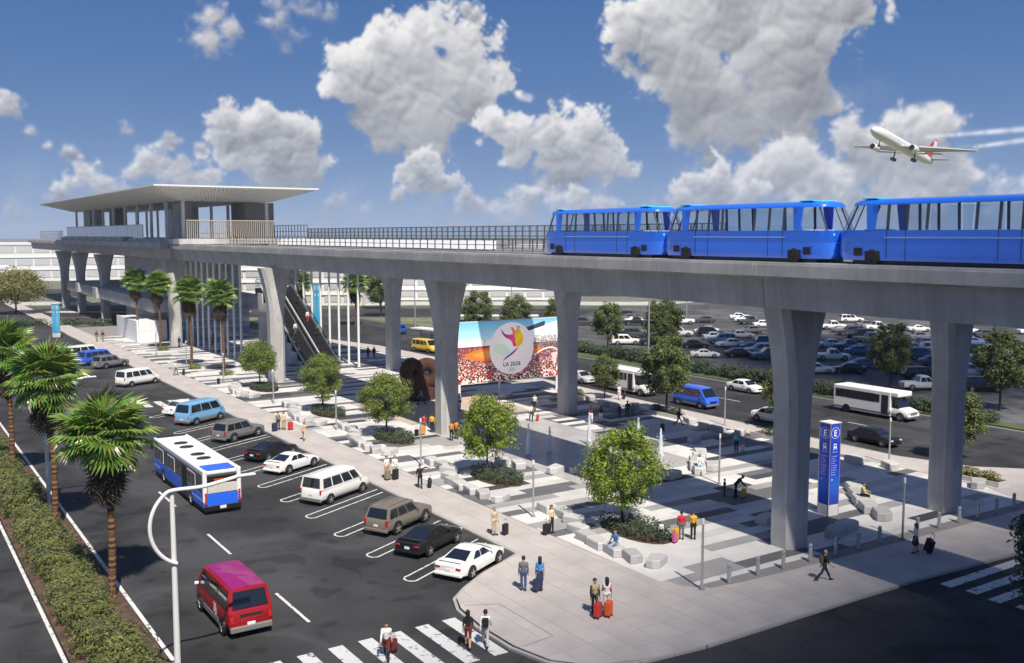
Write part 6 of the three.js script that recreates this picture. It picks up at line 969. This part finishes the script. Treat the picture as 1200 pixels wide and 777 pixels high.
function person(label, x, z, heading, pose, c, o = {}) { // heading: the way the person faces, as x,z
  const p = POSES[pose], t = thing('person', label, 'person', [x, o.y ?? 0.12, z], Math.atan2(-heading[0], -heading[1]), o.group), g = p.geo.clone(), n = p.rg.length, col = new Float32Array(n * 3), sk = skinTones[c.skin ?? 0];
  const map = { skin: sk, top: c.top, sleeve: c.sleeve ?? c.top, fore: c.fore ?? c.sleeve ?? c.top, leg: c.leg, shin: c.shin ?? c.leg, shoe: c.shoe ?? [0.03, 0.025, 0.022], skirt: c.leg };
  for (let i = 0; i < n; i++) { const k = map[p.rg[i]]; col[i * 3] = k[0]; col[i * 3 + 1] = k[1]; col[i * 3 + 2] = k[2]; }
  g.setAttribute('color', new THREE.BufferAttribute(col, 3)); const b = part('body', g, bodyMat, t), put = (m) => { m.position.set(...p.head); m.rotation.x = -p.lean; };
  if (c.hair !== 'none') put(part('hair', c.long ? hairLong : hairShort, hairCols[c.hair ?? 'dark'], t)); put(part('face', eyeG, hairCols.dark, t));
  if (c.pack) { const k = part('backpack', packG, std(...c.pack, 0.8), t); k.position.set(...p.chest); k.position.y -= 0.1; part('strap', strapG, std(...c.pack, 0.8), k); }
  t.scale.setScalar(o.s ?? 1); return t;
}
const caseBody = G(rb(0.42, 0.62, 0.26, 0, 0.4, 0, 0.05)), caseRib = G(...[-0.13, -0.045, 0.045, 0.13].map((x) => rb(0.03, 0.56, 0.275, x, 0.4, 0, 0.01, 1))), caseHandle = G(bar([-0.11, 0.7, 0], [-0.11, 1.0, 0], 0.011), bar([0.11, 0.7, 0], [0.11, 1.0, 0], 0.011), rb(0.27, 0.035, 0.04, 0, 1.01, 0, 0.015)), caseWheel = G(new THREE.CylinderGeometry(0.045, 0.045, 0.035, 10).rotateZ(PI / 2).translate(0, 0.045, 0));
function suitcase(label, x, z, c, turn = 0, s = 1, tilt = 0) { const t = thing('suitcase', label, 'suitcase', [x, 0.12, z], turn, 'travellers luggage'), m = std(...c, 0.45); part('shell', caseBody, m, t); part('rib', caseRib, m, t); part('handle', caseHandle, M.steel, t); for (const [a, b] of [[-1, -1], [-1, 1], [1, -1], [1, 1]]) part('wheel', caseWheel, M.rubber, t).position.set(a * 0.16, 0, b * 0.08); t.scale.setScalar(s); t.rotation.x = tilt; }
const K = { black: [0.012, 0.012, 0.014], white: [0.72, 0.71, 0.69], red: [0.5, 0.03, 0.03], jeans: [0.05, 0.08, 0.16], navy: [0.02, 0.03, 0.08], grey: [0.13, 0.13, 0.14], beige: [0.48, 0.38, 0.27], cream: [0.62, 0.5, 0.34], yellow: [0.62, 0.38, 0.03], blue: [0.06, 0.25, 0.6], teal: [0.06, 0.4, 0.42], orange: [0.6, 0.2, 0.03], olive: [0.38, 0.33, 0.16], dkred: [0.14, 0.02, 0.015], khaki: [0.24, 0.2, 0.13], pink: [0.55, 0.1, 0.28], skin: [0.48, 0.28, 0.19] };
const R_ = [0.835, 0.55], A_ = [0.5505, -0.8348]; // to the right of the view, away from the viewer
const neg = (v) => [-v[0], -v[1]];
// on the crossing and the corner pavement
person('person in white shirt and dark red trousers striding over the crossing', 18.4, -38.0, [-0.5, 0.9], 'walk', { top: K.white, leg: K.dkred, shin: K.black, hair: 'brown' }, { y: 0.01 });
suitcase('dark red holdall case carried over the crossing', 18.9, -38.3, K.dkred, 0.4, 0.8);
person('person in black top and dark red shorts walking over the crossing', 22.0, -37.0, A_, 'walkF', { top: K.black, leg: K.dkred, shin: K.skin, hair: 'dark', long: 1, skin: 1 }, { y: 0.01 });
person('person with black backpack and pale trousers walking over the crossing', 22.75, -36.7, A_, 'walk', { top: K.white, leg: [0.45, 0.43, 0.42], hair: 'dark', pack: K.black, skin: 1 }, { y: 0.01 });
person('tall person in grey cardigan and jeans standing on the corner pavement', 27.95, -41.3, A_, 'stand', { top: K.grey, leg: K.jeans, hair: 'dark' }, { s: 1.04 });
person('person in blue top and dark skirt beside the tall person', 28.75, -40.95, A_, 'skirtF', { top: K.blue, leg: K.navy, shin: K.navy, hair: 'dark', long: 1 }); suitcase('navy suitcase between the couple on the corner pavement', 28.45, -40.8, K.navy, 0.3);
person('person in olive vest with black sleeves standing behind a red case', 29.1, -36.75, [-0.2, 1], 'stand', { top: K.olive, sleeve: K.black, leg: K.black, hair: 'dark' }); suitcase('bright red suitcase of the person in the olive vest', 28.9, -36.25, K.red, 0.5, 1.12);
person('person in white and red standing beside an orange case', 29.7, -36.55, A_, 'standF', { top: K.white, sleeve: K.red, leg: K.white, hair: 'dark', long: 1 }); suitcase('orange red suitcase of the person in white and red', 29.45, -36.1, [0.6, 0.09, 0.02], 0.5, 1.12);
person('person in beige suit standing on the pavement by the bays', 31.8, -50.2, [0.2, 1], 'stand', { top: K.beige, leg: K.beige, hair: 'fair' }); suitcase('black suitcase beside the person in the beige suit', 32.4, -49.9, K.black, 0.4);
person('person in cream top and black trousers at the plaza edge', 35.0, -48.6, [0.3, 1], 'standF', { top: K.cream, leg: K.black, hair: 'brown', long: 1 }); suitcase('black suitcase beside the person in cream', 34.5, -48.5, K.black, 0.4);
person('person in black suit waving one arm on the pavement', 33.3, -62.8, [-0.3, 1], 'wave', { top: K.black, leg: K.black, hair: 'dark' }); suitcase('black suitcase pulled by the waving person', 33.95, -62.6, K.black, 1.2, 1, 0.2);
person('left person of two in white shirts by the white van', 32.5, -66.7, [0.2, 1], 'stand', { top: K.white, fore: K.orange, leg: K.beige, hair: 'brown' }); person('right person of two in white shirts by the white van', 33.1, -66.5, [-0.5, 1], 'standF', { top: K.white, leg: K.white, hair: 'fair', long: 1 }); suitcase('tan suitcase of the two people in white', 32.4, -66.3, K.khaki, 0.4, 1.1); suitcase('black suitcase of the two people in white', 32.95, -66.1, K.black, 0.4, 1.15);
person('left person of a couple with luggage beyond the white van', 32.2, -89.4, [0.2, 1], 'stand', { top: K.khaki, leg: K.black, hair: 'dark' }); person('right person of a couple with luggage beyond the white van', 32.7, -89.2, [0, 1], 'standF', { top: K.cream, leg: K.olive, hair: 'brown', long: 1 }); suitcase('dark blue suitcase of the couple', 31.7, -89.0, K.navy, 0.3, 1.15); suitcase('red suitcase of the couple', 33.2, -88.8, K.red, 0.3, 1.1);
person('person in pale beige walking on the pavement past the couple', 32.5, -83.6, A_, 'walk', { top: K.beige, leg: K.beige, hair: 'fair' });
person('person in white pulling a dark case near the station palms', 33.8, -132.2, R_, 'pull', { top: K.white, leg: K.grey, hair: 'dark' }, { s: 1.05 }); suitcase('dark case of the person near the station palms', 34.7, -132.0, K.black, 1.2, 1.1, 0.25); suitcase('small dark bag on the far pavement', 36.2, -121.5, K.black, 0.8);
// on the plaza
person('person in red shirt standing by the third plaza tree', 43.2, -80.6, A_, 'stand', { top: K.red, leg: K.grey, hair: 'dark', shin: K.grey }); person('person in yellow shirt beside the person in red by the column', 43.9, -80.3, A_, 'stand', { top: K.yellow, leg: K.black, hair: 'brown' }); suitcase('orange suitcase left of the person in red by the column', 42.6, -79.8, [0.7, 0.28, 0.03], 0.2, 1.15); suitcase('small dark suitcase left of the orange one', 41.9, -79.6, K.black, 0.2, 0.9);
person('left person in orange half behind the second plaza tree', 43.6, -76.1, A_, 'standF', { top: K.orange, leg: K.black, hair: 'brown' }); person('right person in orange half behind the second plaza tree', 44.3, -76.4, A_, 'stand', { top: K.orange, sleeve: K.dkred, leg: K.black, hair: 'dark' });
person('person in grey blue walking beside the sculpture', 50.2, -94.2, neg(R_), 'walk', { top: [0.2, 0.26, 0.34], leg: K.navy, hair: 'dark' }); person('person in dark blue standing behind the column', 49.8, -86.2, A_, 'stand', { top: K.navy, leg: K.navy, hair: 'dark' }); person('person in light blue on the sand court', 52.1, -89.2, A_, 'standF', { top: [0.3, 0.42, 0.62], leg: K.navy, hair: 'dark', long: 1 }); suitcase('blue case beside the person on the sand court', 51.5, -88.4, K.blue, 0.3, 1.1);
person('person in white and black walking across the lit plaza strip', 58.8, -84.8, [-0.6, 0.8], 'walk', { top: K.white, leg: K.black, hair: 'brown' }); person('person in white top with red bag on the lit plaza strip', 54.9, -79.8, [-0.4, 0.9], 'walkF', { top: K.white, leg: K.black, shin: K.black, hair: 'dark', long: 1 }); suitcase('red bag case on the lit plaza strip', 55.5, -79.6, K.red, 1.0, 0.95, 0.2); person('person in black following behind on the lit plaza strip', 57.2, -82.8, [-0.6, 0.8], 'walk', { top: K.black, leg: K.black, hair: 'dark' });
person('left person of two in dark tops and shorts by the fountain', 59.2, -75.6, A_, 'walkF', { top: K.dkred, leg: K.white, shin: K.skin, hair: 'dark', long: 1 }); person('right person of two in dark tops and shorts by the fountain', 60.1, -75.2, A_, 'walkF', { top: K.black, leg: K.white, shin: K.skin, hair: 'brown', long: 1 });
person('small person on the left of a person in black on the shaded plaza', 63.5, -76.4, A_, 'stand', { top: K.dkred, leg: K.navy, hair: 'dark' }, { s: 0.78 }); person('person in black walking between two smaller people', 64.3, -76.1, A_, 'walk', { top: K.black, leg: K.navy, hair: 'dark' }); person('small person on the right of a person in black on the shaded plaza', 65.1, -76.2, A_, 'stand', { top: K.khaki, leg: K.grey, hair: 'dark' }, { s: 0.72 });
person('person in white and red walking beside the white shuttle bus', 70.4, -84.8, [-0.7, 0.7], 'pull', { top: K.white, sleeve: K.red, leg: K.white, hair: 'dark', long: 1 }); suitcase('black case behind the person by the shuttle bus', 71.2, -85.0, K.black, 1.0, 1.1, 0.25);
person('person in black with backpack striding before the blue minivan', 65.7, -70.0, R_, 'walk', { top: K.black, leg: K.black, hair: 'dark', pack: K.grey }); suitcase('dark suitcase standing alone on the shaded plaza', 62.3, -68.6, K.black, 0.4, 1.1);
person('person in teal shirt and black trousers in the shaded plaza', 61.6, -58.5, A_, 'stand', { top: K.teal, leg: K.black, hair: 'fair' }); suitcase('pale bag beside the person in teal', 62.4, -58.5, K.white, 0.3, 0.8);
person('person in white and pale blue seated on the stepped bench', 53.75, -54.85, [-0.6, 0.8], 'sit', { top: K.white, leg: [0.35, 0.5, 0.6], hair: 'fair', long: 1 }, { y: 0.24 });
person('person in black bending over luggage in the shade line', 50.8, -48.2, R_, 'bend', { top: K.black, leg: K.black, hair: 'dark' }); suitcase('yellow suitcase before the bending person', 51.2, -47.8, K.yellow, 0.3, 0.95); person('small person in dark blue beside the bending person', 50.3, -48.8, R_, 'stand', { top: K.navy, leg: K.navy, hair: 'dark' }, { s: 0.72 });
person('person in red shirt standing by the nearest plaza tree', 40.9, -43.2, A_, 'stand', { top: K.red, leg: K.grey, hair: 'dark', skin: 1 }); person('person in yellow top beside the person in red near the tree', 41.5, -42.8, A_, 'standF', { top: K.yellow, leg: K.black, hair: 'brown' }); suitcase('yellow suitcase near the nearest plaza tree', 40.4, -43.2, [0.7, 0.4, 0.04], 0.3, 1.1); suitcase('pink suitcase near the nearest plaza tree', 40.1, -42.9, K.pink, 0.3, 0.85); person('smallest person in white left of the pink suitcase', 39.9, -43.9, A_, 'stand', { top: K.white, leg: K.black, hair: 'fair' }, { s: 0.62 });
person('person in black shirt with backpack striding along the front pavement', 42.3, -33.6, R_, 'walk', { top: K.black, fore: K.skin, leg: K.navy, hair: 'none', pack: [0.12, 0.09, 0.05], skin: 0 }); person('person in white top and dark skirt pulling a case in the shade', 50.5, -33.7, neg(R_), 'skirtF', { top: K.white, leg: K.navy, shin: K.skin, hair: 'dark', long: 1 }); suitcase('large black case pulled by the person in the shade', 51.2, -33.4, K.black, 1.2, 1.25, 0.3);
person('person in yellow top seated on the bench right of the pylon', 56.75, -42.1, [0.6, 0.8], 'sit', { top: [0.6, 0.5, 0.2], leg: K.black, hair: 'brown' }, { y: 0.25 }); person('person in blue seated on the stone arc of the nearest tree', 35.85, -43.35, [-0.9, 0.4], 'sit', { top: [0.06, 0.14, 0.3], leg: [0.25, 0.35, 0.5], hair: 'dark' }, { y: 0.17 });
// far away and on the escalator
person('left of two distant people at the end of the road', 33.3, -182.4, A_, 'stand', { top: K.dkred, leg: K.khaki, hair: 'dark' }, { s: 1.05 }); person('right of two distant people at the end of the road', 34.2, -181.8, A_, 'stand', { top: K.black, leg: K.khaki, hair: 'dark' }, { s: 1.05 }); person('dark figure by the white block under the station', 43.0, -165.5, A_, 'stand', { top: K.navy, leg: K.navy, hair: 'dark' }); person('dark figure walking under the station', 47.6, -162.2, R_, 'walk', { top: K.navy, leg: K.black, hair: 'dark' }); person('dark figure in front of the station glass', 50.8, -172.5, A_, 'walk', { top: K.navy, leg: K.black, hair: 'dark' }); person('left of two distant people beside the facade tubes', 62.8, -134.7, A_, 'stand', { top: K.navy, leg: K.black, hair: 'dark' }); person('right of two distant people beside the facade tubes', 63.6, -134.3, A_, 'stand', { top: K.black, leg: K.navy, hair: 'dark' });
[[55.7, 9, K.white, K.red, 'rider in white and red halfway up the right escalator'], [55.7, 5.5, K.black, K.black, 'rider in black low on the right escalator'], [55.7, 13, K.black, K.black, 'rider in black near the top of the right escalator'], [52.75, 6.5, K.white, K.grey, 'rider in white on the left escalator']].forEach(([x, d, a, b, l]) => { const i = Math.round(d / 18.2 * 50); person(l, x, -130.5 - 1.2 - 18.2 * i / 50, [0, 1], 'stand', { top: a, leg: b, hair: 'dark' }, { y: 0.12 + 0.1 + 0.07 + 10.4 * i / 50 }); });
console.log('people done');
renderer.render(scene, camera);
